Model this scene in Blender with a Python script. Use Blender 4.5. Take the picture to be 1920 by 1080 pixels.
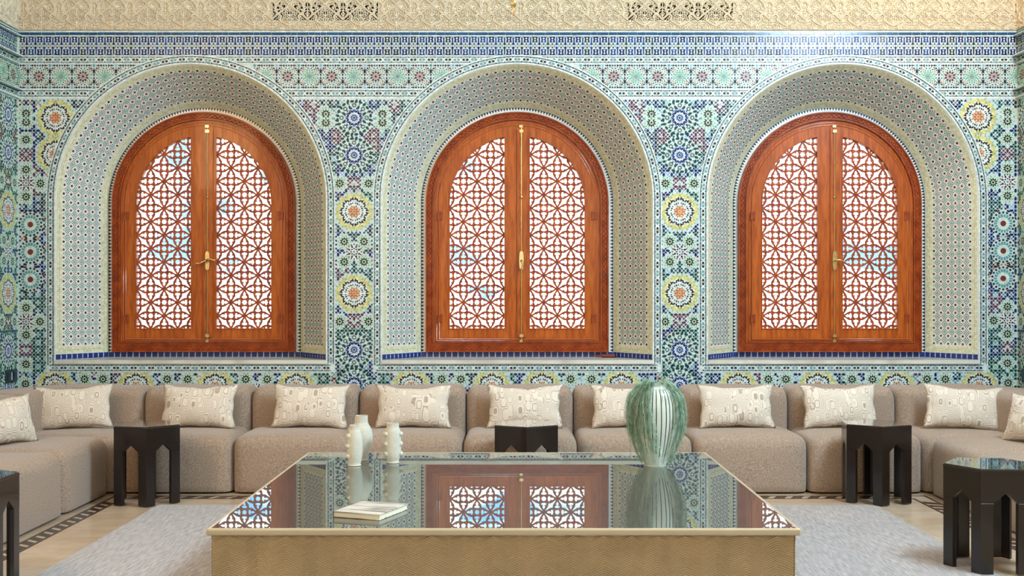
import bpy, bmesh, math, random
import numpy as np
from mathutils import Vector, Matrix
random.seed(7); np.random.seed(7)
PI = math.pi
sc = bpy.context.scene
col = sc.collection
for o in list(bpy.data.objects): bpy.data.objects.remove(o, do_unlink=True)

# ---------------------------------------------------------------- camera
F = 2200.0; VX, VY = 962.0, 558.0; H = 1.36          # focal length in pixels, vanishing point, eye height
cam = bpy.data.cameras.new('camera'); camo = bpy.data.objects.new('camera', cam); col.objects.link(camo)
camo.location = (0, 0, H); camo.rotation_euler = (PI/2, 0, 0)
cam.sensor_width = 36; cam.lens = 36*F/1920
cam.shift_x = (960-VX)/1920; cam.shift_y = (VY-540)/1920
cam.clip_end = 200
sc.camera = camo

# ---------------------------------------------------------------- world, lights, exposure
w = bpy.data.worlds.new('sky'); sc.world = w; w.use_nodes = True
nt = w.node_tree; nt.nodes.clear()
wo = nt.nodes.new('ShaderNodeOutputWorld'); bg = nt.nodes.new('ShaderNodeBackground')
tc = nt.nodes.new('ShaderNodeTexCoord'); mp = nt.nodes.new('ShaderNodeMapping'); nz = nt.nodes.new('ShaderNodeTexNoise')
mp.inputs['Scale'].default_value = (1, 1, 2.2); nz.inputs['Scale'].default_value = 9; nz.inputs['Detail'].default_value = 4
rp = nt.nodes.new('ShaderNodeValToRGB')
rp.color_ramp.elements[0].position = .38; rp.color_ramp.elements[0].color = (.13, .36, .75, 1)
rp.color_ramp.elements[1].position = .46; rp.color_ramp.elements[1].color = (.88, .94, 1, 1)
nt.links.new(tc.outputs['Generated'], mp.inputs[0]); nt.links.new(mp.outputs[0], nz.inputs[0])
nt.links.new(nz.outputs['Fac'], rp.inputs[0]); nt.links.new(rp.outputs[0], bg.inputs[0])
bg.inputs[1].default_value = 3.2
nt.links.new(bg.outputs[0], wo.inputs[0])

def area(name, loc, target, sx, sy, power, color):
    l = bpy.data.lights.new(name, 'AREA'); l.shape = 'RECTANGLE'; l.size = sx; l.size_y = sy
    l.energy = power; l.color = color
    o = bpy.data.objects.new(name, l); col.objects.link(o); o.location = loc
    d = Vector(target)-Vector(loc); o.rotation_euler = d.to_track_quat('-Z', 'Y').to_euler()
    return o
area('right_window_daylight', (3.95, 5.0, 4.85), (-3.6, 8.2, .9), 3.2, 1.3, 570, (.60, .83, 1))
area('rear_fill_light', (-.4, -3.3, 3.4), (0, 9, 1.8), 6.0, 3.4, 105, (1, .92, .80))  # unseen warm fill added behind the camera, no window there
area('ceiling_fill_light', (0.2, 4.8, 5.4), (0.2, 5.8, 0), 6.0, 6.0, 30, (1, .96, .92))  # unseen overhead panel added as ambient fill
area('left_lamp_glow', (-3.6, 4.6, 3.2), (3.8, 9.3, 3.0), 1.0, 1.0, 55, (1, .58, .26))
area('right_cove_lamp', (3.2, 7.5, 4.9), (3.3, 9.3, 3.7), .5, .5, 26, (1, .58, .26))
sc.view_settings.view_transform = 'Standard'; sc.view_settings.look = 'None'
sc.view_settings.gamma = 1; sc.view_settings.use_curve_mapping = False
sc.view_settings.exposure = 0.46

# ---------------------------------------------------------------- helpers
def lin(c):
    return tuple(((v/255)/12.92 if v/255 <= .04045 else ((v/255+.055)/1.055)**2.4) for v in c)
def mat(name, rgb, rough=.5, metal=0, var=0, scale=20, bump=0, bscale=None, stretch=None, rgb2=None, coat=0, spec=.5, sheen=0, detail=4, ramp=(.35, .65)):
    m = bpy.data.materials.new(name); m.use_nodes = True; t = m.node_tree; b = t.nodes['Principled BSDF']
    c = lin(rgb); b.inputs['Base Color'].default_value = (*c, 1); b.inputs['Roughness'].default_value = rough
    b.inputs['Metallic'].default_value = metal; b.inputs['Coat Weight'].default_value = coat
    b.inputs['Coat Roughness'].default_value = .05
    b.inputs['Specular IOR Level'].default_value = spec; b.inputs['Sheen Weight'].default_value = sheen
    b.inputs['Sheen Roughness'].default_value = .4
    if var or rgb2 or bump:
        tcn = t.nodes.new('ShaderNodeTexCoord'); mpn = t.nodes.new('ShaderNodeMapping'); n = t.nodes.new('ShaderNodeTexNoise')
        if stretch: mpn.inputs['Scale'].default_value = stretch
        n.inputs['Scale'].default_value = scale; n.inputs['Detail'].default_value = detail
        t.links.new(tcn.outputs['Object'], mpn.inputs[0]); t.links.new(mpn.outputs[0], n.inputs[0])
        if var or rgb2:
            r = t.nodes.new('ShaderNodeValToRGB'); r.color_ramp.elements[0].position = ramp[0]; r.color_ramp.elements[1].position = ramp[1]
            c2 = lin(rgb2) if rgb2 else tuple(min(1, v*(1+var)) for v in c)
            c1 = c if rgb2 else tuple(v*(1-var) for v in c)
            r.color_ramp.elements[0].color = (*c1, 1); r.color_ramp.elements[1].color = (*c2, 1)
            t.links.new(n.outputs['Fac'], r.inputs[0]); t.links.new(r.outputs[0], b.inputs['Base Color'])
        if bump:
            n2 = t.nodes.new('ShaderNodeTexNoise'); n2.inputs['Scale'].default_value = bscale or scale; n2.inputs['Detail'].default_value = 3
            t.links.new(mpn.outputs[0], n2.inputs[0])
            bp = t.nodes.new('ShaderNodeBump'); bp.inputs['Strength'].default_value = bump; bp.inputs['Distance'].default_value = .01
            t.links.new(n2.outputs['Fac'], bp.inputs['Height']); t.links.new(bp.outputs[0], b.inputs['Normal'])
    return m

def link_mesh(name, me, parent=None, label=None, kind=None):
    o = bpy.data.objects.new(name, me); col.objects.link(o)
    if parent: o.parent = parent
    if label: o['label'] = label
    if kind: o['kind'] = kind
    return o
def mesh(name, v, f, mats, idx=None, smooth=False):
    me = bpy.data.meshes.new(name); me.from_pydata([tuple(map(float, p)) for p in v], [], f)
    for m in (mats if isinstance(mats, (list, tuple)) else [mats]): me.materials.append(m)
    if idx is not None: me.polygons.foreach_set('material_index', np.asarray(idx, dtype=np.int32))
    if smooth: me.polygons.foreach_set('use_smooth', np.ones(len(me.polygons), dtype=bool))
    me.update(); return me
def thing(name, label, cat, loc=(0, 0, 0), rz=0, group=None):
    o = bpy.data.objects.new(name, None); col.objects.link(o); o.location = loc; o.rotation_euler = (0, 0, rz)
    o.empty_display_size = .1
    o['label'] = label; o['category'] = cat
    if group: o['group'] = group
    return o
def tag(o, label, cat, group=None):
    o['label'] = label; o['category'] = cat
    if group: o['group'] = group
    return o

class G:
    """collects plain shapes into one mesh"""
    def __init__(s): s.v = []; s.f = []; s.i = []
    def add(s, v, f, i=0):
        b = len(s.v); s.v += [tuple(p) for p in v]; s.f += [tuple(b+k for k in q) for q in f]; s.i += [i]*len(f)
    def box(s, x0, x1, y0, y1, z0, z1, i=0):
        v = [(x, y, z) for z in (z0, z1) for y in (y0, y1) for x in (x0, x1)]
        s.add(v, [(0, 2, 3, 1), (4, 5, 7, 6), (0, 1, 5, 4), (2, 6, 7, 3), (0, 4, 6, 2), (1, 3, 7, 5)], i)
    def lathe(s, prof, n=24, c=(0, 0, 0), i=0, caps=True):
        v = []; f = []
        for r, z in prof:
            for k in range(n):
                a = 2*PI*k/n; v.append((c[0]+r*math.cos(a), c[1]+r*math.sin(a), c[2]+z))
        for j in range(len(prof)-1):
            for k in range(n):
                k2 = (k+1) % n; f.append((j*n+k, j*n+k2, (j+1)*n+k2, (j+1)*n+k))
        if caps:
            f.append(tuple(range(n))[::-1]); f.append(tuple((len(prof)-1)*n+k for k in range(n)))
        s.add(v, f, i)
    def tube(s, pts, r, n=6, i=0):
        pts = [Vector(p) for p in pts]; v = []; f = []
        for j, p in enumerate(pts):
            d = (pts[min(j+1, len(pts)-1)]-pts[max(j-1, 0)]).normalized()
            u = d.cross(Vector((0, 0, 1)));
            if u.length < .05: u = d.cross(Vector((1, 0, 0)))
            u.normalize(); w_ = d.cross(u)
            rr = r[j] if isinstance(r, (list, tuple)) else r
            for k in range(n):
                a = 2*PI*k/n; v.append(p+u*rr*math.cos(a)+w_*rr*math.sin(a))
        for j in range(len(pts)-1):
            for k in range(n):
                k2 = (k+1) % n; f.append((j*n+k, j*n+k2, (j+1)*n+k2, (j+1)*n+k))
        f.append(tuple(range(n))[::-1]); f.append(tuple((len(pts)-1)*n+k for k in range(n)))
        s.add(v, f, i)
    def ring(s, A, B, y0, y1, i=0, closed=True):
        """frame between outer loop A and inner loop B (x,z lists of equal length), from depth y0 (front) to y1"""
        n = len(A); v = [(x, y0, z) for x, z in A]+[(x, y0, z) for x, z in B]+[(x, y1, z) for x, z in A]+[(x, y1, z) for x, z in B]
        f = []
        for k in range(n if closed else n-1):
            q = (k+1) % n
            f += [(k, q, n+q, n+k), (2*n+k, 3*n+k, 3*n+q, 2*n+q), (k, 2*n+k, 2*n+q, q), (n+k, n+q, 3*n+q, 3*n+k)]
        if not closed:
            f += [(0, n, 3*n, 2*n), (n-1, 3*n-1, 4*n-1, 2*n-1)]
        s.add(v, f, i)
    def obj(s, name, mats, parent=None, smooth=False, label=None, kind=None, bevel=0, seg=2):
        o = link_mesh(name, mesh(name, s.v, s.f, mats, s.i, smooth), parent, label, kind)
        if bevel:
            md = o.modifiers.new('bevel', 'BEVEL'); md.width = bevel; md.segments = seg; md.limit_method = 'ANGLE'; md.angle_limit = .6
        return o
def smooth_angle(o, deg=35):
    me = o.data; me.polygons.foreach_set('use_smooth', np.ones(len(me.polygons), dtype=bool))
    bm = bmesh.new(); bm.from_mesh(me)
    for e in bm.edges:
        if len(e.link_faces) == 2 and e.calc_face_angle(0) > math.radians(deg): e.smooth = False
    bm.to_mesh(me); bm.free()

# ---------------------------------------------------------------- materials
PAL = dict(W=(208, 222, 222), G=(18, 72, 68), N=(16, 38, 100), B=(30, 68, 134), P=(92, 50, 72), K=(44, 34, 36), L=(128, 182, 152),
           T=(92, 150, 160), S=(140, 182, 218), Y=(208, 200, 128), O=(188, 116, 62), M=(186, 214, 196), R=(112, 52, 54), I=(214, 218, 190), D=(34, 50, 62), A=(136, 186, 184))
PK = list(PAL)
for k in PK: pass
ZM = [mat('glaze_'+n, PAL[k], rough=.26, var=.18, scale=45, bump=.05, bscale=60, spec=.28) for k, n in
      zip(PK, 'white green navy blue aubergine black sage teal sky yellow honey mint red straw ink aqua'.split())]
CI = {k: i for i, k in enumerate(PK)}
m_ground = mat('pale_zellige', (196, 212, 214), rough=.28, var=.08, scale=30, bump=.06, bscale=50)
m_plaster = mat('plaster', (214, 204, 182), rough=.85, var=.05, scale=8)
m_stucco = mat('carved_stucco', (228, 218, 196), rough=.85, var=.06, scale=14, bump=.15, bscale=120)
m_ceil = mat('ceiling_white', (232, 228, 218), rough=.9)
m_marble = mat('white_marble', (218, 220, 212), rough=.2, rgb2=(186, 186, 176), scale=5, ramp=(.45, .75), detail=8)
m_wood = mat('cedar_wood', (150, 66, 12), rough=.38, rgb2=(184, 94, 26), scale=9, stretch=(6, 6, .7), bump=.05, bscale=30, coat=.12, spec=.3)
m_carved = mat('carved_cedar', (126, 48, 14), rough=.4, rgb2=(158, 70, 24), scale=14, coat=.1, spec=.3)
m_lattice = mat('lattice_cedar', (146, 62, 28), rough=.4, rgb2=(176, 86, 44), scale=14)
m_brass = mat('brass', (216, 192, 140), rough=.25, metal=1, var=.08, scale=40)
m_sofa = mat('taupe_chenille', (148, 127, 110), rough=.9, rgb2=(184, 163, 145), scale=130, bump=.5, bscale=300, sheen=.35, detail=9, ramp=(.38, .62))
m_black = mat('black_lacquer', (22, 14, 13), rough=.28, var=.15, scale=4, coat=.4)
m_blackglass = mat('smoked_glass', (30, 34, 36), rough=.02, coat=1, spec=1.0, var=.02)
m_floor = mat('beige_marble', (190, 166, 140), rough=.12, rgb2=(212, 192, 168), scale=3, detail=9, stretch=(1, 1.6, 1))
m_inlay = mat('dark_inlay', (52, 38, 34), rough=.15, var=.1)
m_grout = mat('grout', (150, 128, 104), rough=.8, var=.05)
m_rug = mat('grey_rug', (146, 140, 140), rough=.95, rgb2=(192, 186, 186), scale=34, stretch=(4, .3, 1), bump=.5, bscale=120, sheen=.3, detail=9, ramp=(.36, .64))
m_tbase = mat('beige_lacquer_relief', (200, 176, 136), rough=.5, var=.08, scale=6)
m_rim = mat('beige_lacquer', (200, 182, 150), rough=.3, var=.03, scale=6, coat=.2)
m_ceramic = mat('rough_white_ceramic', (212, 208, 194), rough=.7, var=.04, scale=60, bump=.5, bscale=220)
m_glaze = mat('white_glaze', (206, 212, 200), rough=.2, var=.04, scale=10)
m_drip = mat('black_drip_glaze', (34, 34, 34), rough=.2, var=.05)
m_fern = mat('fern_green', (122, 160, 132), rough=.7, rgb2=(190, 212, 192), scale=30)
m_paper = mat('book_pages', (232, 222, 200), rough=.8, var=.05, scale=200, stretch=(.05, .05, 4))
m_cover = mat('book_cover', (214, 208, 198), rough=.5, rgb2=(120, 112, 108), scale=10, stretch=(.5, 5, 1), detail=8, ramp=(.48, .62))
m_switch = mat('dark_switch', (20, 44, 58), rough=.3, var=.05)
m_blue = mat('cobalt_tile', (26, 52, 128), rough=.15, var=.3, scale=14, bump=.08, bscale=50)
m_tealtile = mat('petrol_tile', (28, 76, 118), rough=.18, var=.25, scale=10, bump=.05)
m_terrace = mat('terrace_stone', (214, 206, 192), rough=.8, var=.08, scale=3)
m_stick = mat('brown_varnished_wood', (110, 44, 28), rough=.3, var=.2, scale=30)

# mirror-like table glass: green-tinted glass over a dark veneer
m_glass = bpy.data.materials.new('table_glass'); m_glass.use_nodes = True
t = m_glass.node_tree; b = t.nodes['Principled BSDF']
wv = t.nodes.new('ShaderNodeTexNoise'); mm = t.nodes.new('ShaderNodeMapping'); tt = t.nodes.new('ShaderNodeTexCoord'); rr = t.nodes.new('ShaderNodeValToRGB')
mm.inputs['Scale'].default_value = (.8, 14, 1); wv.inputs['Scale'].default_value = 5; wv.inputs['Detail'].default_value = 6
rr.color_ramp.elements[0].position = .35; rr.color_ramp.elements[1].position = .65
rr.color_ramp.elements[0].color = (*lin((62, 55, 52)), 1); rr.color_ramp.elements[1].color = (*lin((82, 76, 73)), 1)
t.links.new(tt.outputs['Object'], mm.inputs[0]); t.links.new(mm.outputs[0], wv.inputs[0]); t.links.new(wv.outputs['Fac'], rr.inputs[0])
t.links.new(rr.outputs[0], b.inputs['Base Color'])
gl = t.nodes.new('ShaderNodeBsdfGlossy'); gl.inputs['Roughness'].default_value = .0; gl.inputs['Color'].default_value = (.84, .95, .92, 1)
mx = t.nodes.new('ShaderNodeMixShader'); fr = t.nodes.new('ShaderNodeFresnel'); fr.inputs['IOR'].default_value = 3.8
t.links.new(fr.outputs[0], mx.inputs[0]); t.links.new(b.outputs[0], mx.inputs[1]); t.links.new(gl.outputs[0], mx.inputs[2])
t.links.new(mx.outputs[0], t.nodes['Material Output'].inputs[0])
# window pane
m_pane = bpy.data.materials.new('window_glass'); m_pane.use_nodes = True
t = m_pane.node_tree; t.nodes.remove(t.nodes['Principled BSDF'])
tr = t.nodes.new('ShaderNodeBsdfTransparent'); g2 = t.nodes.new('ShaderNodeBsdfGlossy'); g2.inputs['Roughness'].default_value = .02
fr = t.nodes.new('ShaderNodeFresnel'); mx = t.nodes.new('ShaderNodeMixShader')
t.links.new(fr.outputs[0], mx.inputs[0]); t.links.new(tr.outputs[0], mx.inputs[1]); t.links.new(g2.outputs[0], mx.inputs[2]); t.links.new(mx.outputs[0], t.nodes['Material Output'].inputs[0])
# pillow print: nested arcs
m_pillow = bpy.data.materials.new('arc_print_fabric'); m_pillow.use_nodes = True
t = m_pillow.node_tree; b = t.nodes['Principled BSDF']; b.inputs['Roughness'].default_value = .9; b.inputs['Sheen Weight'].default_value = .2
tt = t.nodes.new('ShaderNodeTexCoord'); mm = t.nodes.new('ShaderNodeMapping'); mm.inputs['Scale'].default_value = (1.75, 1.0, 1)
oi = t.nodes.new('ShaderNodeObjectInfo'); cb = t.nodes.new('ShaderNodeCombineXYZ'); mu = t.nodes.new('ShaderNodeMath'); mu.operation = 'MULTIPLY'; mu.inputs[1].default_value = 7
t.links.new(oi.outputs['Random'], mu.inputs[0]); t.links.new(mu.outputs[0], cb.inputs[0]); t.links.new(mu.outputs[0], cb.inputs[1]); t.links.new(cb.outputs[0], mm.inputs['Location'])
vo = t.nodes.new('ShaderNodeTexVoronoi'); vo.inputs['Scale'].default_value = 3.6; vo.inputs['Randomness'].default_value = .75; vo.distance = 'MINKOWSKI'; vo.inputs['Exponent'].default_value = 3.2
m1 = t.nodes.new('ShaderNodeMath'); m1.operation = 'MULTIPLY'; m1.inputs[1].default_value = 56
m2 = t.nodes.new('ShaderNodeMath'); m2.operation = 'SINE'
r1 = t.nodes.new('ShaderNodeValToRGB'); r1.color_ramp.elements[0].position = .55; r1.color_ramp.elements[1].position = .95
r1.color_ramp.elements[0].color = (*lin((228, 218, 204)), 1); r1.color_ramp.elements[1].color = (*lin((176, 160, 144)), 1)
t.links.new(tt.outputs['UV'], mm.inputs[0]); t.links.new(mm.outputs[0], vo.inputs[0]); t.links.new(vo.outputs['Distance'], m1.inputs[0]); t.links.new(m1.outputs[0], m2.inputs[0])
t.links.new(m2.outputs[0], r1.inputs[0]); t.links.new(r1.outputs[0], b.inputs['Base Color'])
bp = t.nodes.new('ShaderNodeBump'); bp.inputs['Strength'].default_value = .4; bp.inputs['Distance'].default_value = .002
t.links.new(m2.outputs[0], bp.inputs['Height']); t.links.new(bp.outputs[0], b.inputs['Normal'])

# ---------------------------------------------------------------- room measures
YW = 9.32; S = F/YW                     # wall plane, wall "pixels" per metre
def WX(x): return (x-VX)/S
def WZ(y): return H-(y-VY)/S
XL, XR = WX(33), WX(1908)
RO, RI = 1.075, .80                     # niche opening and its inner edge
SPR = 2.14; YD = 9.743                  # arch spring height, depth of the window plane
SILL = .864; SK = .909                  # sill top, top of the blue skirting
NC = [WX(357.5), WX(970), WX(1581)]     # niche centres
CEIL = 5.6; YB = -3.6
YOUT = 9.98

# ---------------------------------------------------------------- mosaic engine
class Mosaic:
    """tile chips in plane coordinates (u, v) with height above the ground"""
    def __init__(s): s.g = {}
    def poly(s, P, c, h=1.6):
        P = np.asarray(P, float); s.g.setdefault(len(P), []).append((P, CI[c], h))
    def ell(s, x, y, a, b, ang, c, n=8, h=1.6):
        t = np.arange(n)*2*PI/n+PI/n*0; ca, sa = math.cos(ang), math.sin(ang)
        X, Y = a*np.cos(t), b*np.sin(t); s.poly(np.stack([x+X*ca-Y*sa, y+X*sa+Y*ca], 1), c, h)
    def dot(s, x, y, r, c, n=8, h=1.6): s.ell(x, y, r, r, PI/8, c, n, h)
    def kite(s, x, y, l, w_, ang, c, h=1.6, k=.3):
        ca, sa = math.cos(ang), math.sin(ang)
        Q = [(l/2, 0), (-l*k+l*.1, w_/2), (-l/2, 0), (-l*k+l*.1, -w_/2)]
        s.poly([(x+a*ca-b*sa, y+a*sa+b*ca) for a, b in Q], c, h)
    def rect(s, x0, x1, y0, y1, c, h=1.6): s.poly([(x0, y0), (x1, y0), (x1, y1), (x0, y1)], c, h)
    def disc(s, x, y, r0, r1, c, h, keep=None, n=40, rings=4, wob=0):
        for j in range(rings):
            a0, a1 = r0+(r1-r0)*j/rings, r0+(r1-r0)*(j+1)/rings
            for k in range(n):
                t0, t1 = 2*PI*k/n, 2*PI*(k+1)/n
                w0 = wob*(k % 2) if j == rings-1 else 0; w1 = wob*((k+1) % 2) if j == rings-1 else 0
                Q = [(x+a0*math.cos(t0), y+a0*math.sin(t0)), (x+(a1+w0)*math.cos(t0), y+(a1+w0)*math.sin(t0)), (x+(a1+w1)*math.cos(t1), y+(a1+w1)*math.sin(t1)), (x+a0*math.cos(t1), y+a0*math.sin(t1))]
                if keep and not keep(sum(q[0] for q in Q)/4, sum(q[1] for q in Q)/4): continue
                if a0 < 1e-6: Q = Q[:3]
                s.poly(Q, c, h)
    def filt(s, keep):
        for n in s.g: s.g[n] = [q for q in s.g[n] if keep(*q[0].mean(0))]
        return s
    def count(s): return sum(len(v) for v in s.g.values())
    def mesh(s, name, fn, tilt=.15, grow=1.0):
        V = []; Fc = []; I = []; base = 0
        for n, L in s.g.items():
            if not L: continue
            P = np.stack([q[0] for q in L]); C = np.array([q[1] for q in L]); Hh = np.array([q[2] for q in L])
            m = len(L); cen = P.mean(1, keepdims=True); d = P-cen
            if grow != 1: d = d*np.where(Hh > 1.2, grow, 1.0)[:, None, None]; P = cen+d
            gr = np.random.uniform(-tilt, tilt, (m, 1, 2))*(Hh > 1.2)[:, None, None]
            hh = Hh[:, None]+(d*gr).sum(2)
            top = fn(P[..., 0], P[..., 1], hh/1000); bot = fn(P[..., 0], P[..., 1], np.zeros_like(hh)-.0005)
            vv = np.concatenate([top, bot], 1).reshape(-1, 3); V.append(vv)
            b = base+np.arange(m)[:, None]*2*n
            Fc += (b+np.arange(n)[None, :]).tolist()
            for k in range(n):
                q = (k+1) % n
                Fc += np.concatenate([b+k, b+n+k, b+n+q, b+q], 1).tolist()
            I.append(np.tile(C, n+1)); base += m*2*n
        V = np.concatenate(V); me = bpy.data.meshes.new(name); me.from_pydata(V.tolist(), [], Fc)
        for mt in ZM: me.materials.append(mt)
        me.polygons.foreach_set('material_index', np.concatenate(I).astype(np.int32)); me.update()
        return me
def wall_fn(u, v, h): return np.stack([(u-VX)/S, np.full_like(u, YW)-h, H-(v-VY)/S], -1)

# distance (wall pixels) outside the arch outline of a niche; negative inside
ACX = [357.5, 970, 1581]; AR = RO*S; AY = VY-(SPR-H)*S; AB = 683.
def arch_d(x, y):
    best = 1e9
    for c in ACX:
        dx = abs(x-c)
        if y < AY: d = math.hypot(dx, y-AY)-AR
        elif y <= AB: d = dx-AR if dx > AR else max(dx-AR, y-AB)
        else:
            d = max(dx-AR, y-AB)
        best = min(best, d)
    return best
LX, RX = 34, 1907
def keep_field(x, y): return LX < x < RX and 185.5 < y < 742 and arch_d(x, y) > 15.5

def motif_A(m, x, y):       # big yellow rosette
    m.disc(x, y, 24, 33.2, 'Y', .7, None, 48, 3, wob=1.2); m.disc(x, y, 0, 25.5, 'W', 1.0, None, 32, 3)
    for k in range(16):
        a = 2*PI*k/16
        m.ell(x+26*math.cos(a+PI/16), y+26*math.sin(a+PI/16), 3.4, 2.9, a+PI/16, 'W', 6, 1.0)
    m.dot(x, y, 2.0, 'O')
    for k in range(8):
        a = 2*PI*k/8
        m.ell(x+6.6*math.cos(a), y+6.6*math.sin(a), 3.5, 1.9, a, 'O')
        a += PI/8; m.kite(x+10.8*math.cos(a), y+10.8*math.sin(a), 4.6, 3.2, a, 'O')
        m.dot(x+16*math.cos(a), y+16*math.sin(a), 1.5, 'K', 6)
        for s_ in (-1, 1):
            b = a-PI/8+s_*.16; m.kite(x+16.6*math.cos(b), y+16.6*math.sin(b), 4.0, 2.0, b, 'K')
            b = a+s_*.10; m.kite(x+22.6*math.cos(b), y+22.6*math.sin(b), 5.6, 3.0, b+s_*.35, 'K')
            b = a-PI/8+s_*.10; m.kite(x+24.4*math.cos(b), y+24.4*math.sin(b), 5.6, 3.0, b+s_*.35, 'K')
            b = a+s_*.29; m.kite(x+25.6*math.cos(b), y+25.6*math.sin(b), 5.2, 2.8, b, 'K')
    for k in range(24):
        a = 2*PI*k/24; m.kite(x+31.5*math.cos(a), y+31.5*math.sin(a), 5.5, 3.0, a, 'Y' if k % 2 else 'L')
    for k in range(24):
        a = 2*PI*(k+.5)/24; m.kite(x+35.5*math.cos(a), y+35.5*math.sin(a), 4.2, 2.8, a, 'L')
def motif_B(m, x, y, c='K', n=10, cc=None):
    m.disc(x, y, 0, 10.5, 'M', .8, None, 20, 2); m.dot(x, y, 1.9, cc or c)
    for k in range(n):
        a = 2*PI*k/n+PI/n; m.kite(x+6.2*math.cos(a), y+6.2*math.sin(a), 5.6, 3.1, a, c)
        a += PI/n; m.kite(x+11.6*math.cos(a), y+11.6*math.sin(a), 3.6, 2.8, a, 'L')
def motif_C(m, x, y):
    m.rect(x-8.5, x+8.5, y-16, y+16, 'M', .8)
    for s_ in (-1, 1):
        m.dot(x, y+8*s_, 2.0, 'P')
        for k in range(9):
            a = s_*(PI/2+(k-4)*.60); m.kite(x+6.4*math.cos(a), y+8*s_+6.4*math.sin(a), 5.6, 3.2, a, 'K')
        for k in range(7):
            a = s_*(PI/2+(k-3)*.5); m.kite(x+12.5*math.cos(a), y+8*s_+12.5*math.sin(a), 4, 3, a, 'L')
        m.ell(x+12.5*s_, y, 2.6, 1.6, PI/2, 'L')
    m.ell(x, y, 3, 1.6, PI/2, 'T')
def motif_D(m, x, y):
    m.disc(x, y, 0, 29, 'W', .7, None, 36, 2)
    m.dot(x, y, 2.0, 'B')
    for k in range(12):
        a = 2*PI*k/12
        m.kite(x+5.6*math.cos(a), y+5.6*math.sin(a), 5.2, 2.3, a, 'B'); m.kite(x+18.4*math.cos(a+PI/12), y+18.4*math.sin(a+PI/12), 5, 2.6, a+PI/12, 'B')
        for s_ in (-1, 1):
            b = a+s_*.12; m.kite(x+13.6*math.cos(b), y+13.6*math.sin(b), 7.4, 3.4, b-s_*.35, 'N' if k % 3 else 'B')
    for k in range(8):
        a = 2*PI*k/8; cx, cy = x+23.5*math.cos(a), y+23.5*math.sin(a)
        for q in range(8):
            b = a+2*PI*(q+.5)/8; m.kite(cx+3.6*math.cos(b), cy+3.6*math.sin(b), 3.8, 2.0, b, 'G')
        a += PI/8
        m.ell(x+21*math.cos(a), y+21*math.sin(a), 3.6, 2.0, a, 'G'); m.dot(x+27.5*math.cos(a), y+27.5*math.sin(a), 1.7, 'T', 6)
    for k in range(24):
        a = 2*PI*(k+.5)/24; m.ell(x+31.2*math.cos(a), y+31.2*math.sin(a), 3.5, 2.2, a+(PI/2 if k % 2 else .3), 'G')
def motif_F(m, x, y, c='P'):
    m.disc(x, y, 0, 15, 'W', .7, None, 20, 2); m.dot(x, y, 1.9, 'T')
    for k in range(8):
        a = 2*PI*k/8; m.dot(x+5.8*math.cos(a), y+5.8*math.sin(a), 1.5, c, 6); m.ell(x+10*math.cos(a+PI/8), y+10*math.sin(a+PI/8), 2.2, 1.6, a+PI/8, 'K' if k % 2 else c)
    for k in range(16):
        a = 2*PI*k/16; m.kite(x+14*math.cos(a), y+14*math.sin(a), 3.8, 2.5, a, c)
def motif_G(m, x, y):
    m.disc(x, y, 0, 19, 'W', .7, None, 24, 2); m.dot(x, y, 4.8, 'R', 12)
    for k in range(18):
        a = 2*PI*k/18; ca, sa = math.cos(a), math.sin(a)
        m.poly([(x+r*ca-w_*sa, y+r*sa+w_*ca) for r, w_ in ((7, .7), (10.5, .9), (10.5, -.9), (7, -.7))], 'M')
        m.poly([(x+r*ca-w_*sa, y+r*sa+w_*ca) for r, w_ in ((12, 1.5), (17, 1.9), (17, -1.9), (12, -1.5))], 'T')
        m.dot(x+20.6*math.cos(a+PI/18), y+20.6*math.sin(a+PI/18), 2.1, 'G' if k % 3 else 'K', 6)
    for k in range(8):
        a = 2*PI*k/8+PI/8; m.ell(x+25*math.cos(a), y+25*math.sin(a), 3, 1.7, a+PI/2, 'P' if k % 2 else 'K')
RAD = dict(A=37, B=13.5, C=13.5, D=33, F=17, G=24)
FN = dict(A=motif_A, B=motif_B, C=motif_C, D=motif_D, F=motif_F, G=motif_G)
def column_items(c):
    L = [('D', c, 221), ('D', c, 291), ('A', c, 397), ('F', c, 472), ('A', c, 550), ('E', c, 603), ('E', c, 345), ('D', c, 656), ('D', c, 722)]
    for s_ in (-1, 1):
        L += [('C', c+53*s_, 222), ('E', c+33*s_, 256), ('E', c+76*s_, 196), ('B', c+27*s_, 344), ('B', c+18.5*s_, 453), ('B', c+18.5*s_, 491), ('B', c+27*s_, 603)]
    return L
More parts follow.
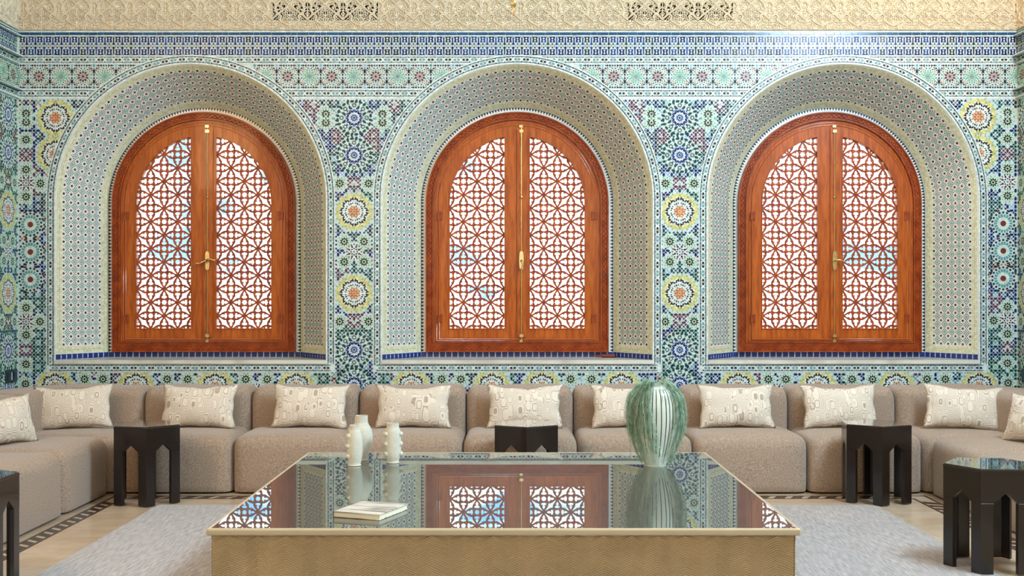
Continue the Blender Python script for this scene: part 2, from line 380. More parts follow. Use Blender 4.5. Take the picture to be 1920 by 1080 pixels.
def fill(m, items, x0, x1, y0, y1, ax, ay, keep, p=15.0):
    ex = []
    for k, x, y in items:
        if k == 'C': ex += [(x, y-8, 14), (x, y+8, 14)]
        elif k != 'E': ex.append((x, y, RAD[k]))
    ex = np.array(ex); E = [(x, y) for k, x, y in items if k == 'E']
    rnd = random.Random(3)
    cache = {}
    def free(x, y, r=1.7):
        if not keep(x, y) or any(math.hypot(x-e[0], y-e[1]) < 4.5 for e in E): return False
        return not len(ex) or bool(((ex[:, 0]-x)**2+(ex[:, 1]-y)**2 > (ex[:, 2]+r)**2).all())
    def tone(x, y, light=False):
        for e in E:
            if abs(x-e[0]) < 12 and abs(y-e[1]) < 12: return 'P'
        key = (round((x-ax)/30-.25), round((y-ay)/30-.25), light)
        if key not in cache: cache[key] = rnd.choice('TSSOTLTB' if light else 'GGGNNPGNDN')
        return cache[key]
    i0, i1 = int((x0-ax)/p)-1, int((x1-ax)/p)+2; j0, j1 = int((y0-ay)/p)-1, int((y1-ay)/p)+2
    for i in range(i0, i1):
        for j in range(j0, j1):
            x, y = ax+i*p, ay+j*p
            if free(x, y): m.dot(x, y, 2.7, tone(x, y), 8)
            if free(x+p/2, y): m.ell(x+p/2, y, 4.0, 2.5, 0, tone(x+p/2, y))
            if free(x, y+p/2): m.ell(x, y+p/2, 4.0, 2.5, PI/2, tone(x, y+p/2))
            cx, cy = x+p/2, y+p/2
            if free(cx, cy): m.dot(cx, cy, 2.1, tone(cx, cy, True), 6)
            for a, b_ in ((1, 1), (1, -1), (-1, 1), (-1, -1)):
                px, py = cx+a*3.7, cy+b_*3.7
                if free(px, py, 1): m.ell(px, py, 2.6, 1.75, math.atan2(b_, a), tone(px, py, (i+j) % 3 == 0), 6)

def chain(m, s0, s1, fn, p=16.3, tl=5.2):
    """chain border in (s, t) along a path; fn maps to (u, v)"""
    n = max(1, round((s1-s0)/p)); p = (s1-s0)/n
    def P(Q, c, h=3.4): m.poly([fn(a, b) for a, b in Q], c, h)
    for k in range(n):
        c = s0+(k+.5)*p; dk = 'K' if k % 2 else 'T'
        for q in range(4):
            a0, a1 = c-p/2+q*p/4, c-p/2+(q+1)*p/4
            for s_ in (-1, 1): P([(a0, s_*tl-.6), (a1, s_*tl-.6), (a1, s_*tl+.6), (a0, s_*tl+.6)], 'D')
        for s_ in (-1, 1):
            P([(c-p/2-1.9, s_*tl), (c-p/2+1.9, s_*tl), (c-p/2, s_*(tl-2.6))], 'D')
            P([(c+s_*1.2, -2.0), (c+s_*4.6, -1.9), (c+s_*6.3, 0), (c+s_*4.6, 1.9), (c+s_*1.2, 2.0)], dk)
            P([(c-.5, s_*1.2), (c+.5, s_*1.2), (c+.5, s_*2.4), (c-.5, s_*2.4)], 'K')
            P([(c-p*.36, s_*3.4), (c-p*.2, s_*4.1), (c+p*.2, s_*4.1), (c+p*.36, s_*3.4), (c+p*.2, s_*3.5), (c-p*.2, s_*3.5)], 'T' if k % 2 else 'K')
def kufic(m, x0, x1, yc=86., hh=17., p=16.35):
    n = round((x1-x0)/p); p = (x1-x0)/n; rnd = random.Random(5)
    for k in range(n):
        c = x0+(k+.5)*p; co = rnd.choice('NNBND'); c2 = rnd.choice('NBND')
        for s_ in (-1, 1):
            y = lambda q: yc+s_*q
            m.poly([(c-5.3, y(16.6)), (c+5.3, y(16.6)), (c+4.0, y(12)), (c+5.5, y(6.4)), (c-5.5, y(6.4)), (c-4.0, y(12))], co)
            m.poly([(c, y(16)), (c+2.0, y(13.7)), (c, y(11.6)), (c-2.0, y(13.7))], 'W', 2.1)
            m.poly([(c, y(11.2)), (c+1.9, y(9.2)), (c, y(7.2)), (c-1.9, y(9.2))], 'W', 2.1)
            e = c+p/2
            m.poly([(e-1.4, y(15.8)), (e+1.4, y(15.8)), (e+1.2, y(6)), (e-1.2, y(6))], c2); m.ell(e, y(3.8), 2.5, 2.9, 0, c2, 6)
            m.poly([(c-2.2, y(4.6)), (c+2.2, y(4.6)), (c+.7, y(1.6)), (c-.7, y(1.6))], 'K' if k % 3 else 'P')
            for q in (-1, 1):
                m.poly([(c+q*4.4, y(3.6)), (c+q*5.4, y(3.6)), (c+q*5.4, y(1)), (c+q*4.4, y(1))], 'G')
                m.poly([(c+q*1.5, y(.5)), (c+q*4.0, y(.5)), (c+q*4.0, y(1.3)), (c+q*1.5, y(1.3))], 'D')
        m.rect(c-p/2, c+p/2, yc-hh-.5, yc-hh+.5, 'D'); m.rect(c-p/2, c+p/2, yc+hh-.5, yc+hh+.5, 'D')
def frieze_cell(m, x, y, red):
    p = 41.2
    m.dot(x, y, 2.3, 'P' if red else 'T')
    for k in range(10):
        a = 2*PI*k/10; m.kite(x+4.3*math.cos(a), y+4.3*math.sin(a), 2.8, 1.6, a, 'R' if red else 'G')
        a += PI/10; m.ell(x+8*math.cos(a), y+8*math.sin(a), 2.5, 2.0, a, 'R' if red else 'L', 6)
    for k in range(16):
        a = 2*PI*k/16; m.kite(x+12.3*math.cos(a), y+12.3*math.sin(a), 3.8, 2.8, a, 'T' if k % 2 else 'L')
        a += PI/16; m.kite(x+15.8*math.cos(a), y+15.8*math.sin(a), 3.2, 2.4, a, 'K' if k % 2 else ('O' if k % 4 else 'G'))
    for a in (1, -1):
        for b in (1, -1):
            m.dot(x+a*15.2, y+b*15.2, 1.7, 'G', 6); m.dot(x+a*11.6, y+b*16.0, 1.2, 'K', 6); m.dot(x+a*16.4, y+b*11.2, 1.2, 'K', 6); m.dot(x+a*12.4, y+b*12.6, 1.4, 'O', 6)
            m.dot(x+a*17.6, y+b*6.5, 1.1, 'T', 6); m.dot(x+a*6.5, y+b*17.4, 1.1, 'T', 6)
        m.dot(x-p/2, y+a*20.5, 2.5, 'S' if red else 'T', 8)
        for q in (-1, 1):
            for w_ in (-1, 1):
                m.kite(x+q*9.6+w_*2.2, y+a*20.5, 4.4, 4.0, 0 if w_ > 0 else PI, 'K', k=.0)
            m.kite(x+q*2.1, y+a*20.5, 4.0, 3.4, 0 if q > 0 else PI, 'D', k=-.1)
            m.dot(x+q*15, y+a*20.5, 1.2, 'K', 6)
        m.ell(x-p/2, y+a*9.8, 4.0, 2.4, PI/2, 'K', 6); m.kite(x-p/2, y+a*2.8, 5, 3.4, a*PI/2, 'K', k=-.1)
        m.dot(x-p/2, y+a*15.6, 1.1, 'K', 6)
        for q in (-1, 1): m.dot(x-p/2+q*2.9, y+a*6, .9, 'G', 6); m.dot(x-p/2+q*2.9, y+a*13.4, .9, 'G', 6)

# ---------------------------------------------------------------- back wall with three arched openings
def opening_top(dx, r): return SPR+math.sqrt(max(0, r*r-dx*dx))
def wall_strips(g, y, r, zb, ztop=CEIL):
    xs = {XL-.35, XR+.35}
    for c in NC:
        for k in range(49): xs.add(c-r*math.cos(PI*k/48))
    xs = sorted(xs)
    for a, b in zip(xs[:-1], xs[1:]):
        if b-a < 1e-7: continue
        mid = (a+b)/2; c = [c for c in NC if abs(mid-c) < r]
        if c:
            c = c[0]; za, zbq = opening_top(a-c, r), opening_top(b-c, r)
            g.add([(a, y, 0), (b, y, 0), (b, y, zb), (a, y, zb)], [(0, 1, 2, 3)])
            g.add([(a, y, za), (b, y, zbq), (b, y, ztop), (a, y, ztop)], [(0, 1, 2, 3)])
        else:
            g.add([(a, y, 0), (b, y, 0), (b, y, ztop), (a, y, ztop)], [(0, 1, 2, 3)])
g = G(); wall_strips(g, YW, RO, SILL-.03, WZ(57.5)); g.box(XL-.35, XR+.35, YW+.09, YW+.12, WZ(57.5), CEIL); g.box(XL-.35, XR+.35, YW, YW+.09, WZ(58.5), WZ(57.5))
wall_back = g.obj('wall_back', m_ground, kind='structure')
g = G(); wall_strips(g, YOUT, .765, SK)
g.obj('outer_face', m_plaster, wall_back)

# border slabs (white listels), horizontal
def hslab(m, y0, y1, c='W', h=2.0, x0=LX, x1=RX, step=8):
    n = int((x1-x0)/step)
    for k in range(n):
        a, b = x0+(x1-x0)*k/n, x0+(x1-x0)*(k+1)/n
        if arch_d((a+b)/2, (y0+y1)/2) > 14 or y1 < 104: m.rect(a, b, y0, y1, c, h)
mb = Mosaic()
for y0, y1 in ((57, 60.6), (66.2, 68.6), (103.6, 106.5), (117.6, 120), (166.8, 169.4), (180.8, 184.8)): hslab(mb, y0, y1)
hslab(mb, 106.5, 117.6, 'W', 1.2); hslab(mb, 169.4, 180.8, 'W', 1.2)
link_mesh('listel', mb.mesh('listel', wall_fn), wall_back, kind='stuff')
mk = Mosaic(); kufic(mk, LX, RX); link_mesh('interlace_border', mk.mesh('interlace_border', wall_fn), wall_back, kind='stuff')
mc = Mosaic()
chain(mc, LX, RX, lambda a, b: (a, 112+b)); chain(mc, LX, RX, lambda a, b: (a, 175.1+b))
mc.filt(lambda x, y: arch_d(x, y) > 15.5)
link_mesh('chain_border', mc.mesh('chain_border', lambda u, v, h: wall_fn(u, v, h-.0015)), wall_back, kind='stuff')
# frieze of small rosettes
secs = [(73, [0, 1, 2, 3, 4], 33), (663.2, range(-5, 6), 0), (1274.7, range(-5, 6), 0), (1863.7, range(-5, 2), 0)]
for si, (x0, ks, _) in enumerate(secs):
    for k in (list(ks) if si else range(-1, 6)):
        x = x0+41.3*k; red = (k % 2 == 0) if si in (0, 3) else (k % 2 == 1)
        mf = Mosaic(); frieze_cell(mf, x, 143.4, red)
        mf.filt(lambda a, b: arch_d(a, b) > 15.5 and LX < a < RX and not (si in (1, 2) and abs(a-x0) > 213))
        if mf.count() > 8: link_mesh('small_rosette', mf.mesh('small_rosette', wall_fn, grow=1.08), wall_back)
# field
items = []
for c in (664, 1274.5): items += column_items(c)
left = [('C', 49, 221), ('A', 104, 221), ('B', 49, 262), ('E', 49, 291), ('A', 104, 290), ('B', 49, 318), ('F', 49, 343), ('B', 76, 344), ('B', 49, 369),
        ('G', 57, 421), ('G', 57, 472.5), ('G', 57, 524), ('B', 49, 577), ('F', 49, 603), ('B', 75, 603), ('B', 49, 628), ('E', 49, 655), ('B', 49, 683), ('B', 48, 720)]
items += left+[(k, 1938-x, y-2) for k, x, y in left]
for x in (103, 255, 403, 556, 771, 922, 1016, 1165, 1384, 1533, 1681, 1836): items.append(('A', x, 727))
for x in (158.6, 193, 313.6, 352, 461, 501, 828, 864, 1070, 1109, 1440.6, 1473.5, 1597.5, 1636, 1738, 1772.5): items.append(('B', x, 711))
for x in (176, 333, 481, 846, 1090, 1457, 1617, 1755): items.append(('F', x, 734))
mfield = Mosaic()
for c, x0, x1 in ((664, 500, 840), (1274.5, 1100, 1440)): fill(mfield, items, x0, x1, 186, 742, c, 380, lambda x, y, a=x0, b=x1: keep_field(x, y) and a <= x < b and (y < 697 or abs(x-c) < 45))
fill(mfield, items, 34, 200, 186, 742, 49, 380, lambda x, y: keep_field(x, y) and x < 200)
fill(mfield, items, 1760, 1907, 186, 742, 1889, 380, lambda x, y: keep_field(x, y) and x > 1740)
fill(mfield, items, 200, 1740, 697, 742, 224, 702, lambda x, y: keep_field(x, y) and y > 697 and 200 <= x <= 1740 and min(abs(x-664), abs(x-1274.5)) > 45)
small = Mosaic()
BIG = []
for k, x, y in items:
    if k in 'AD G'.replace(' ', ''): BIG.append((k, x, y)); continue
    if k == 'E':
        for q in range(4):
            a = PI/4+q*PI/2; small.kite(x+1.8*math.cos(a), y+1.8*math.sin(a), 2, 1, a, 'K', 2.0)
        continue
    FN[k](small, x, y)
small.filt(keep_field)
link_mesh('star_mosaic', mfield.mesh('star_mosaic', wall_fn), wall_back, kind='stuff')
link_mesh('floret_mosaic', small.mesh('floret_mosaic', wall_fn, grow=1.14), wall_back, kind='stuff')
for k, x, y in BIG:
    mr = Mosaic(); FN[k](mr, x, y); mr.filt(keep_field)
    if mr.count() > 10:
        o = link_mesh('rosette', mr.mesh('rosette', wall_fn, grow=1.16), wall_back)
        o['label'] = {'A': 'large yellow-ringed rosette with honey petals', 'D': 'large blue and white twelve-fold rosette', 'G': 'grey-green sunburst rosette with dark red centre'}[k]
# glazed pencil tiles under the stucco
x = LX; rnd = random.Random(11)
pt = []
while x < RX-6:
    wd = min(rnd.choice((11, 16, 22, 22, 26)), RX-x)
    g = G(); dz = rnd.uniform(-.5, .5)*.0016
    g.box(WX(x+.4), WX(x+wd-.4), YW-.005, YW+.001, WZ(65.9)+dz, WZ(61.0)+dz)
    g.obj('tile', m_tealtile, wall_back, bevel=.0012, seg=1); x += wd

# ---------------------------------------------------------------- niches
DR, DY = RO-RI, YD-YW; LN = math.hypot(DR, DY)
ZS0 = SK; LS = SPR-ZS0; RM = (RO+RI)/2; LA = PI*RM; LT = 2*LS+LA
def niche_fn(s, t, h, z_base=ZS0):
    """s along the arch in metres (mid radius), t 0 outer .. 1 inner"""
    s = np.asarray(s, float); t = np.asarray(t, float)
    r = RO+(RI-RO)*t-h*DY/LN; y = YW+DY*t-h*DR/LN
    th = np.clip((s-LS)/LA, 0, 1)*PI
    z = np.where(s < LS, ZS0+s, np.where(s > LS+LA, ZS0+(LT-s), SPR+r*np.sin(th)))
    x = -r*np.cos(th)
    return np.stack([x, y, z], -1)
def niche_base():
    ss = list(np.linspace(0, LS, 3))+list(np.linspace(LS, LS+LA, 65))[1:]+list(np.linspace(LS+LA, LT, 3))[1:]
    v = []; f = []
    for s_ in ss:
        for q in (0, .5, 1): v.append(niche_fn(s_, q, 0).tolist())
    for k in range(len(ss)-1):
        for q in (0, 1): f.append((3*k+q, 3*k+q+1, 3*k+4+q, 3*k+3+q))
    return v, f
nv, nf = niche_base()
g = G(); g.add(nv, nf)
# skirting faces under the soffit (jambs and back), deep ring round the frame
for s_ in (-1, 1):
    g.add([(s_*RO, YW, SILL-.03), (s_*RI, YD, SILL-.03), (s_*RI, YD, SK), (s_*RO, YW, SK)], [(0, 1, 2, 3)])
g.add([(-RI, YD, SILL-.03), (RI, YD, SILL-.03), (RI, YD, SK), (-RI, YD, SK)], [(0, 1, 2, 3)])
def arch_loop(r, zb, n=48):
    return [(-r, zb)]+[(-r*math.cos(PI*k/n), SPR+r*math.sin(PI*k/n)) for k in range(n+1)]+[(r, zb)]
g.ring(arch_loop(RI, SK), arch_loop(.758, SK), YD, YOUT, closed=False)
m_ground2 = mat('white_zellige', (226, 230, 226), rough=.25, var=.06, scale=30, bump=.06, bscale=50)
niche_me = mesh('window_niche', g.v, g.f, m_ground2, smooth=False)
smo = np.zeros(len(niche_me.polygons), dtype=bool); smo[:len(nf)] = True; niche_me.polygons.foreach_set('use_smooth', smo)
# soffit mosaic
ms = Mosaic(); U = 1000.   # here heights stay mm, coordinates (s, t*LN) in metres*1000
T0, T1 = .15*LN, .83*LN
ncol = 5; pc = (T1-T0)/ncol; zb0 = .075
nrow = round((LT-2*zb0)/.0635); pr = (LT-2*zb0)/nrow
for j in range(nrow+1):
    for i in range(ncol+1):
        s_, t_ = zb0+j*pr, T0+i*pc
        cc = 'P' if random.random() < .6 else 'K'
        ms.ell(s_*U, t_*U, 9.6, 9.6, PI/8, cc)
        if i < ncol and j < nrow:
            cx, cy = (s_+pr/2)*U, (t_+pc/2)*U
            tq = 'A' if random.random() < .85 else 'L'
            ms.ell(cx, cy, 13, 13, 0, tq, 8)
            for q in range(8):
                a = 2*PI*(q+.5)/8; ms.ell(cx+21*math.cos(a), cy+21*math.sin(a), 6.0, 4.8, a, 'G' if q % 2 else 'K', 4)
        if i < ncol: ms.ell(s_*U, (t_+pc/2)*U, 5, 5, 0, 'K', 4)
        if j < nrow: ms.ell((s_+pr/2)*U, t_*U, 5, 5, 0, 'G', 4)
# straw coloured borders with dotted rows
def strip(s0, s1, t0, t1, c, h, n):
    for k in range(n):
        a, b = s0+(s1-s0)*k/n, s0+(s1-s0)*(k+1)/n
        ms.poly([(a*U, t0*U), (b*U, t0*U), (b*U, t1*U), (a*U, t1*U)], c, h)
for ta, tb in ((.02, .125), (.855, .985)):
    strip(0.002, LT-.002, ta*LN, tb*LN, 'I', .8, 110)
    n = 330
    for k in range(n):
        s_ = (k+.5)/n*LT; tm = (ta+tb)/2*LN
        ms.ell(s_*U, tm*U, 3.2, 2.4, 0, 'G', 4, 1.4)
        for q in (-1, 1): ms.kite(s_*U, (tm+q*.016)*U, 8, 5, q*PI/2, 'Y', 1.2, k=0)
for e in (0, 1):
    f_ = (lambda a: a) if e == 0 else (lambda a: LT-a)
    a, b = sorted((f_(.006), f_(.058))); strip(a, b, .125*LN, .855*LN, 'I', .8, 1)
    for k in range(26):
        t_ = (.12+.74*(k+.5)/26)*LN
        ms.ell(f_(.032)*U, t_*U, 2.6, 3.2, 0, 'G', 4, 1.4)
        for q in (-1, 1): ms.kite((f_(.032)+q*.014)*U, t_*U, 8, 6, 0 if q > 0 else PI, 'Y', 1.2, k=0)
soff_me = ms.mesh('soffit_mosaic', lambda u, v, h: niche_fn(u/U, v/U/LN, h), tilt=.03)
# saw-tooth ring on the deep plane, listel + chain border on the wall round the opening
mt_ = Mosaic()
def deep_pt(s_, r):
    if s_ < LS: return (-r, ZS0+s_)
    if s_ > LS+LA: return (r, ZS0+LT-s_)
    a = (s_-LS)/LA*PI; return (-r*math.cos(a), SPR+r*math.sin(a))
nt_ = 190
for k in range(nt_):
    a, b = LT*k/nt_, LT*(k+1)/nt_
    mt_.poly([deep_pt(a, .798), deep_pt(b, .798), deep_pt((a+b)/2, .772)], 'D', 1.6)
saw_me = mt_.mesh('sawtooth_border', lambda u, v, h: np.stack([u, np.full_like(u, YD)-h, v], -1), tilt=0)
# wall border (built per niche, in local wall px around its centre)
mbw = Mosaic()
LSt = AB-AY; LAa = PI*(AR+9)
def path(s_, t_):
    """s along: up the left side, round, down the right side; t outward from band centre (offset 9)"""
    r = AR+9+t_
    if s_ < LSt: return (-r, AB-s_)
    if s_ > LSt+LAa: return (r, AY+(s_-LSt-LAa))
    a = (s_-LSt)/LAa*PI; return (-r*math.cos(a), AY-r*math.sin(a))
TOT = 2*LSt+LAa
def band(t0, t1, c, h, n=150):
    cuts = sorted(set([TOT*k/n for k in range(n+1)]+[LSt, LSt+LAa]))
    for a, b in zip(cuts[:-1], cuts[1:]):
        if b-a > 1e-6: mbw.poly([path(a+1e-6, t0), path(b-1e-6, t0), path(b-1e-6, t1), path(a+1e-6, t1)], c, h)
band(-9, -6.2, 'W', 3.2); band(-6.2, 6, 'W', 2.2); band(6, 8.4, 'W', 3.2)
mbw.rect(-AR-17.4, AR+17.4, AB, AB+1.0, 'W', 3.2); mbw.rect(-AR-17.4, AR+17.4, AB+1.0, AB+12.2, 'W', 2.2); mbw.rect(-AR-17.4, AR+17.4, AB+12.2, AB+14.6, 'W', 3.2)
chain(mbw, 0, TOT, path)
chain(mbw, -AR-9, AR+9, lambda a, b: (a, AB+6.8+b))
bord_me = mbw.mesh('chain_border', lambda u, v, h: np.stack([u/S, np.full_like(u, YW)-h*.9, H-(v-VY)/S], -1), tilt=0)
tile_g = G(); tile_g.box(-.0215, .0215, -.004, .0, .003, SK-SILL-.001)
tile_me = mesh('tile', tile_g.v, tile_g.f, m_blue)
loz = Mosaic()
# small white spindles between the blue tiles, for back and jambs
def skirt_positions():
    out = []
    n = 31
    for k in range(n): out.append((-RI+2*RI*(k+.5)/n, YD, 0))
    n = 10
    for s_ in (-1, 1):
        for k in range(n):
            t_ = (k+.5)/n; out.append((s_*(RO-(RO-RI)*t_), YW+DY*t_, -s_*math.atan2(DY, DR)))
    return out
SKP = skirt_positions()
spg = G()
for (x, y, a) in SKP:
    hw = .0258 if a == 0 else .0252
    px, pz = [(0, -.019), (.0028, -.006), (.0045, 0), (.0028, .006), (0, .019), (-.0028, .006), (-.0045, 0), (-.0028, -.006)], (SILL+SK)/2
    v = [(x+(hw+q)*math.cos(a)+.0052*math.sin(a), y+(hw+q)*math.sin(a)-.0052*math.cos(a), pz+r) for q, r in px]
    spg.add(v, [tuple(range(8))])
spind_me = mesh('spindle_inlay', spg.v, spg.f, ZM[0])
for ni, cx in enumerate(NC):
    n = link_mesh('window_niche', niche_me, wall_back); n.location = (cx, 0, 0)
    link_mesh('soffit_mosaic', soff_me, n, kind='stuff'); link_mesh('sawtooth_border', saw_me, n, kind='stuff')
    link_mesh('chain_border', bord_me, n, kind='stuff'); link_mesh('spindle_inlay', spind_me, n, kind='stuff')
    for (x, y, a) in SKP:
        o = link_mesh('tile', tile_me, n); o.location = (x, y, SILL); o.rotation_euler = (0, 0, a)
        if a: o.location = (x, y, SILL)
    g = G(); z0, z1 = SILL-.03, SILL
    P_ = [(-RO, YW-.012), (RO, YW-.012), (RO, YW), (RI, YD), (-RI, YD), (-RO, YW)]
    g.add([(a, b, z0) for a, b in P_]+[(a, b, z1) for a, b in P_], [tuple(range(6))[::-1], tuple(range(6, 12))]+[(k, (k+1) % 6, 6+(k+1) % 6, 6+k) for k in range(6)])
    g.obj('marble_sill', m_marble, n)

# ---------------------------------------------------------------- carved stucco
def seg_dist(X, Y, pts):
    d = np.full(X.shape, 1e9)
    for (x0, y0), (x1, y1) in zip(pts[:-1], pts[1:]):
        dx, dy = x1-x0, y1-y0; L = dx*dx+dy*dy+1e-12
        t_ = np.clip(((X-x0)*dx+(Y-y0)*dy)/L, 0, 1)
        d = np.minimum(d, np.hypot(X-x0-t_*dx, Y-y0-t_*dy))
    return d
def spl(pts, n=6):
    out = []; P_ = [pts[0]]+list(pts)+[pts[-1]]
    for i in range(1, len(P_)-2):
        p0, p1, p2, p3 = [np.array(q, float) for q in P_[i-1:i+3]]
        for k in range(n):
            t_ = k/n; out.append(tuple(.5*((2*p1)+(-p0+p2)*t_+(2*p0-5*p1+4*p2-p3)*t_*t_+(-p0+3*p1-3*p2+p3)*t_**3)))
    out.append(tuple(pts[-1])); return out
def spiral(cx, cy, r, turns, a0, d=1, n=26):
    return [(cx+r*(1-.8*k/n)*math.cos(a0+d*turns*2*PI*k/n), cy+r*(1-.8*k/n)*math.sin(a0+d*turns*2*PI*k/n)) for k in range(n+1)]
broad = [spl([(0, 37), (10, 28), (22, 19), (33.25, 8)]), spl([(0, 2), (8, 10), (6.2, 18), (11, 26), (17, 31), (15.5, 38), (23, 44), (33.25, 49)]),
         spl([(8, 10), (14, 3), (20, -3)]), spl([(33.25, 8), (24, 0), (18, -6)])]
thin = [spiral(11, 49, 6.2, 1.8, 0), spiral(11, 49, 3.4, 1, 1), spiral(20.5, 7, 4.4, 1.5, 2.2), spiral(27.5, 6, 3, 1.2, 1, -1), spiral(4.8, 14, 4.3, 1.3, -1.7, 1),
        spl([(0, 20), (6, 22), (7, 28), (0, 35)]), spl([(0, 24), (3.4, 26), (0, 31)]), spl([(33.25, 12), (27, 18), (24, 25), (33.25, 31)]), spl([(33.25, 18), (30, 22), (29, 26), (33.25, 30)]),
        [(33.25, 12), (33.25, 57)], [(0, 2), (0, 36)], [(0, 40), (0, 57)], spl([(33.25, 44), (26, 40), (22, 35), (28, 31), (31, 36), (27, 38)]),
        spl([(33.25, 33), (29, 35), (30, 40), (33.25, 43)]), spiral(27.5, 52, 3.4, 1.3, 0), spl([(0, 41), (5, 43), (10, 41), (16, 44), (21, 50), (19, 56)]), spl([(0, 56), (6, 55.5), (14, 57)]),
        spl([(4, 2), (6, 6), (12, 5)]), spl([(17, 22), (14, 17), (17, 13), (21, 14)]), spiral(14.5, 12, 3.2, 1.2, 3), spl([(19, 26), (22, 30), (20, 34)]), spl([(7, 37), (10, 34), (12, 37), (9, 40)]),
        spl([(33.25, -8), (28, -3), (33.25, 3)]), spiral(10, -4, 4, 1.4, 0), spl([(24, 50), (28, 47.5), (33, 52)])]
PW = 66.5
gx, gy = np.meshgrid(np.linspace(1.5, 32, 62), np.linspace(-2, 55, 115))
clr = np.full(gx.shape, 1e9)
for c in broad: clr = np.minimum(clr, seg_dist(gx, gy, c)-2.2)
for c in thin: clr = np.minimum(clr, seg_dist(gx, gy, c)-1.0)
for q in range(40):
    k = np.unravel_index(np.argmax(clr), clr.shape); rr_ = min(clr[k], 3.4)
    if rr_ < 1.25: break
    c = spiral(gx[k], gy[k], rr_-.35, 1.2, q*1.7, 1 if q % 2 else -1, 12); thin.append(c)
    clr = np.minimum(clr, np.hypot(gx-gx[k], gy-gy[k])-rr_-.9)
def stucco_panel(name, x0, x1, deep=False, step=.5):
    nx, ny = max(2, int((x1-x0)/step)), int(114/step)
    X, Y = np.meshgrid(np.linspace(x0, x1, nx), np.linspace(-57, 57, ny))
    xf = np.abs(((X+PW/2) % PW)-PW/2); yf = np.where(Y < -3, -6-Y, Y)       # mirrored repeats
    db = np.full(X.shape, 1e9); dt = db.copy()
    for c in broad: db = np.minimum(db, seg_dist(xf, yf, c))
    for c in thin: dt = np.minimum(dt, seg_dist(xf, yf, c))
    hb = np.clip((2.0-db)/.5, 0, 1)*20-np.clip((.6-db)/.4, 0, 1)*7; ht = np.clip((.95-dt)/.5, 0, 1)*15
    hh = np.maximum(hb, ht)
    hh = np.maximum(hh, np.clip((Y-55.6)*8, 0, 16))
    if deep:
        hole = (np.minimum(db-2.1, dt-1.15) > .05) & (Y > 5) & (Y < 38)
        hh = np.where(hole, -75, hh)
    V = np.stack([(X-x0)/S, -(hh+1)/1000, -(Y-57)/S], -1).reshape(-1, 3)
    a = (np.arange(ny-1)[:, None]*nx+np.arange(nx-1)[None, :]).reshape(-1)
    Fq = np.stack([a, a+nx, a+nx+1, a+1], 1).tolist()
    zf = hh.reshape(-1); idx = [1 if min(zf[q[0]], zf[q[2]]) < -50 else 0 for q in Fq]
    return mesh(name, V, Fq, [m_stucco, m_dark], idx, smooth=False)
m_dark = mat('painted_void_shade', (70, 40, 24), rough=.8, var=.1)  # dark brown puts the void's shade into the pierced holes
pan = stucco_panel('stucco_panel', 0, PW); pan_d = stucco_panel('pierced_stucco_panel', 0, PW, True)
pan_e = stucco_panel('stucco_panel', PW-12, PW)
ZP = WZ(57)
# recess behind panels: pierced parts are deep, and the void's shade is painted on too
o = link_mesh('stucco_panel', pan_e, wall_back); o.location = (WX(33), YW, ZP)
for k in range(-8, 20):
    d = k in (-1, 0, 1, 9, 10, 11)
    o = link_mesh('pierced_stucco_panel' if d else 'stucco_panel', pan_d if d else pan, wall_back); o.location = (WX(577+PW*k), YW-.0, ZP)
    if d: o['label'] = 'carved plaster panel pierced with dark openings'
g = G(); g.box(XL-.02, XR+.02, YW-.012, YW+.09, ZP+.483, CEIL)
g.obj('upper_plaster', m_plaster, wall_back)

# ---------------------------------------------------------------- side walls, floor, ceiling
def side_fn(u, v, h): return np.stack([h, -u/S, H-(v-VY)/S], -1)     # u measured from the corner towards the room
def side_wall(name, X, sgn):
    g = G(); y0, y1 = YB, YW+.05
    if sgn > 0: g.box(X-.2, X, y0, y1, 0, CEIL)
    else: g.box(X, X+.2, y0, y1, 0, CEIL)
    wl = g.obj(name, m_plaster, kind='structure'); return wl
wl = side_wall('wall_left', XL, 1); wr = side_wall('wall_right', XR, -1)
UM = 560
sm = Mosaic(); it = []
for c in (41.5, 191.5, 341.5, 491.5): it += column_items(c)
def ks(x, y): return 1 < x < UM and 185.5 < y < 860
it = [q for q in it if q[2] < 730]+[('D', 41.5, 790)]
for c in (41.5, 191.5, 341.5, 491.5):
    it = [q for q in it if not (q[0] == 'C' and abs(q[1]-c) > 50 and q[1] > c)]
fill(sm, it, 0, UM, 186, 860, 41.5, 380, ks)
gb = Mosaic(); gb.rect(0, UM, 57, 900, 'M', .2)
for k, x, y in it:
    if k == 'E': continue
    FN[k](sm, x, y)
sm.filt(ks)
for y0, y1 in ((57, 60.6), (66.2, 68.6), (103.6, 106.5), (117.6, 120), (166.8, 169.4), (180.8, 184.8)): sm.rect(1, UM, y0, y1, 'W', 2)
kufic(sm, 1, UM)
chain(sm, 1, UM, lambda a, b: (a, 112+b)); chain(sm, 1, UM, lambda a, b: (a, 175.1+b))
for k in range(13): frieze_cell(sm, 20+41.3*k, 143.4, k % 2 == 0)
side_me = sm.mesh('star_mosaic', side_fn)
sb_me = gb.mesh('pale_ground', side_fn)
for wq, X, s_ in ((wl, XL, 1), (wr, XR, -1)):
    for nm, me in (('pale_ground', sb_me), ('star_mosaic', side_me)):
        o = link_mesh(nm, me, wq, kind='stuff' if nm == 'star_mosaic' else None); o.location = (X+s_*.001, YW, 0); o.scale = (s_, 1, 1)
    for k in range(8):
        o = link_mesh('stucco_panel', pan, wq); o.rotation_euler = (0, 0, s_*PI/2)
        o.location = (X, YW-PW/S*(k if s_ < 0 else k+1), ZP)
    for k in range(26):
        g = G(); y = YW-.002-k*22/S; g.box(X-.004 if s_ < 0 else X, X if s_ < 0 else X+.005, y-21.4/S, y, WZ(65.9), WZ(61)); g.obj('tile', m_tealtile, wq)
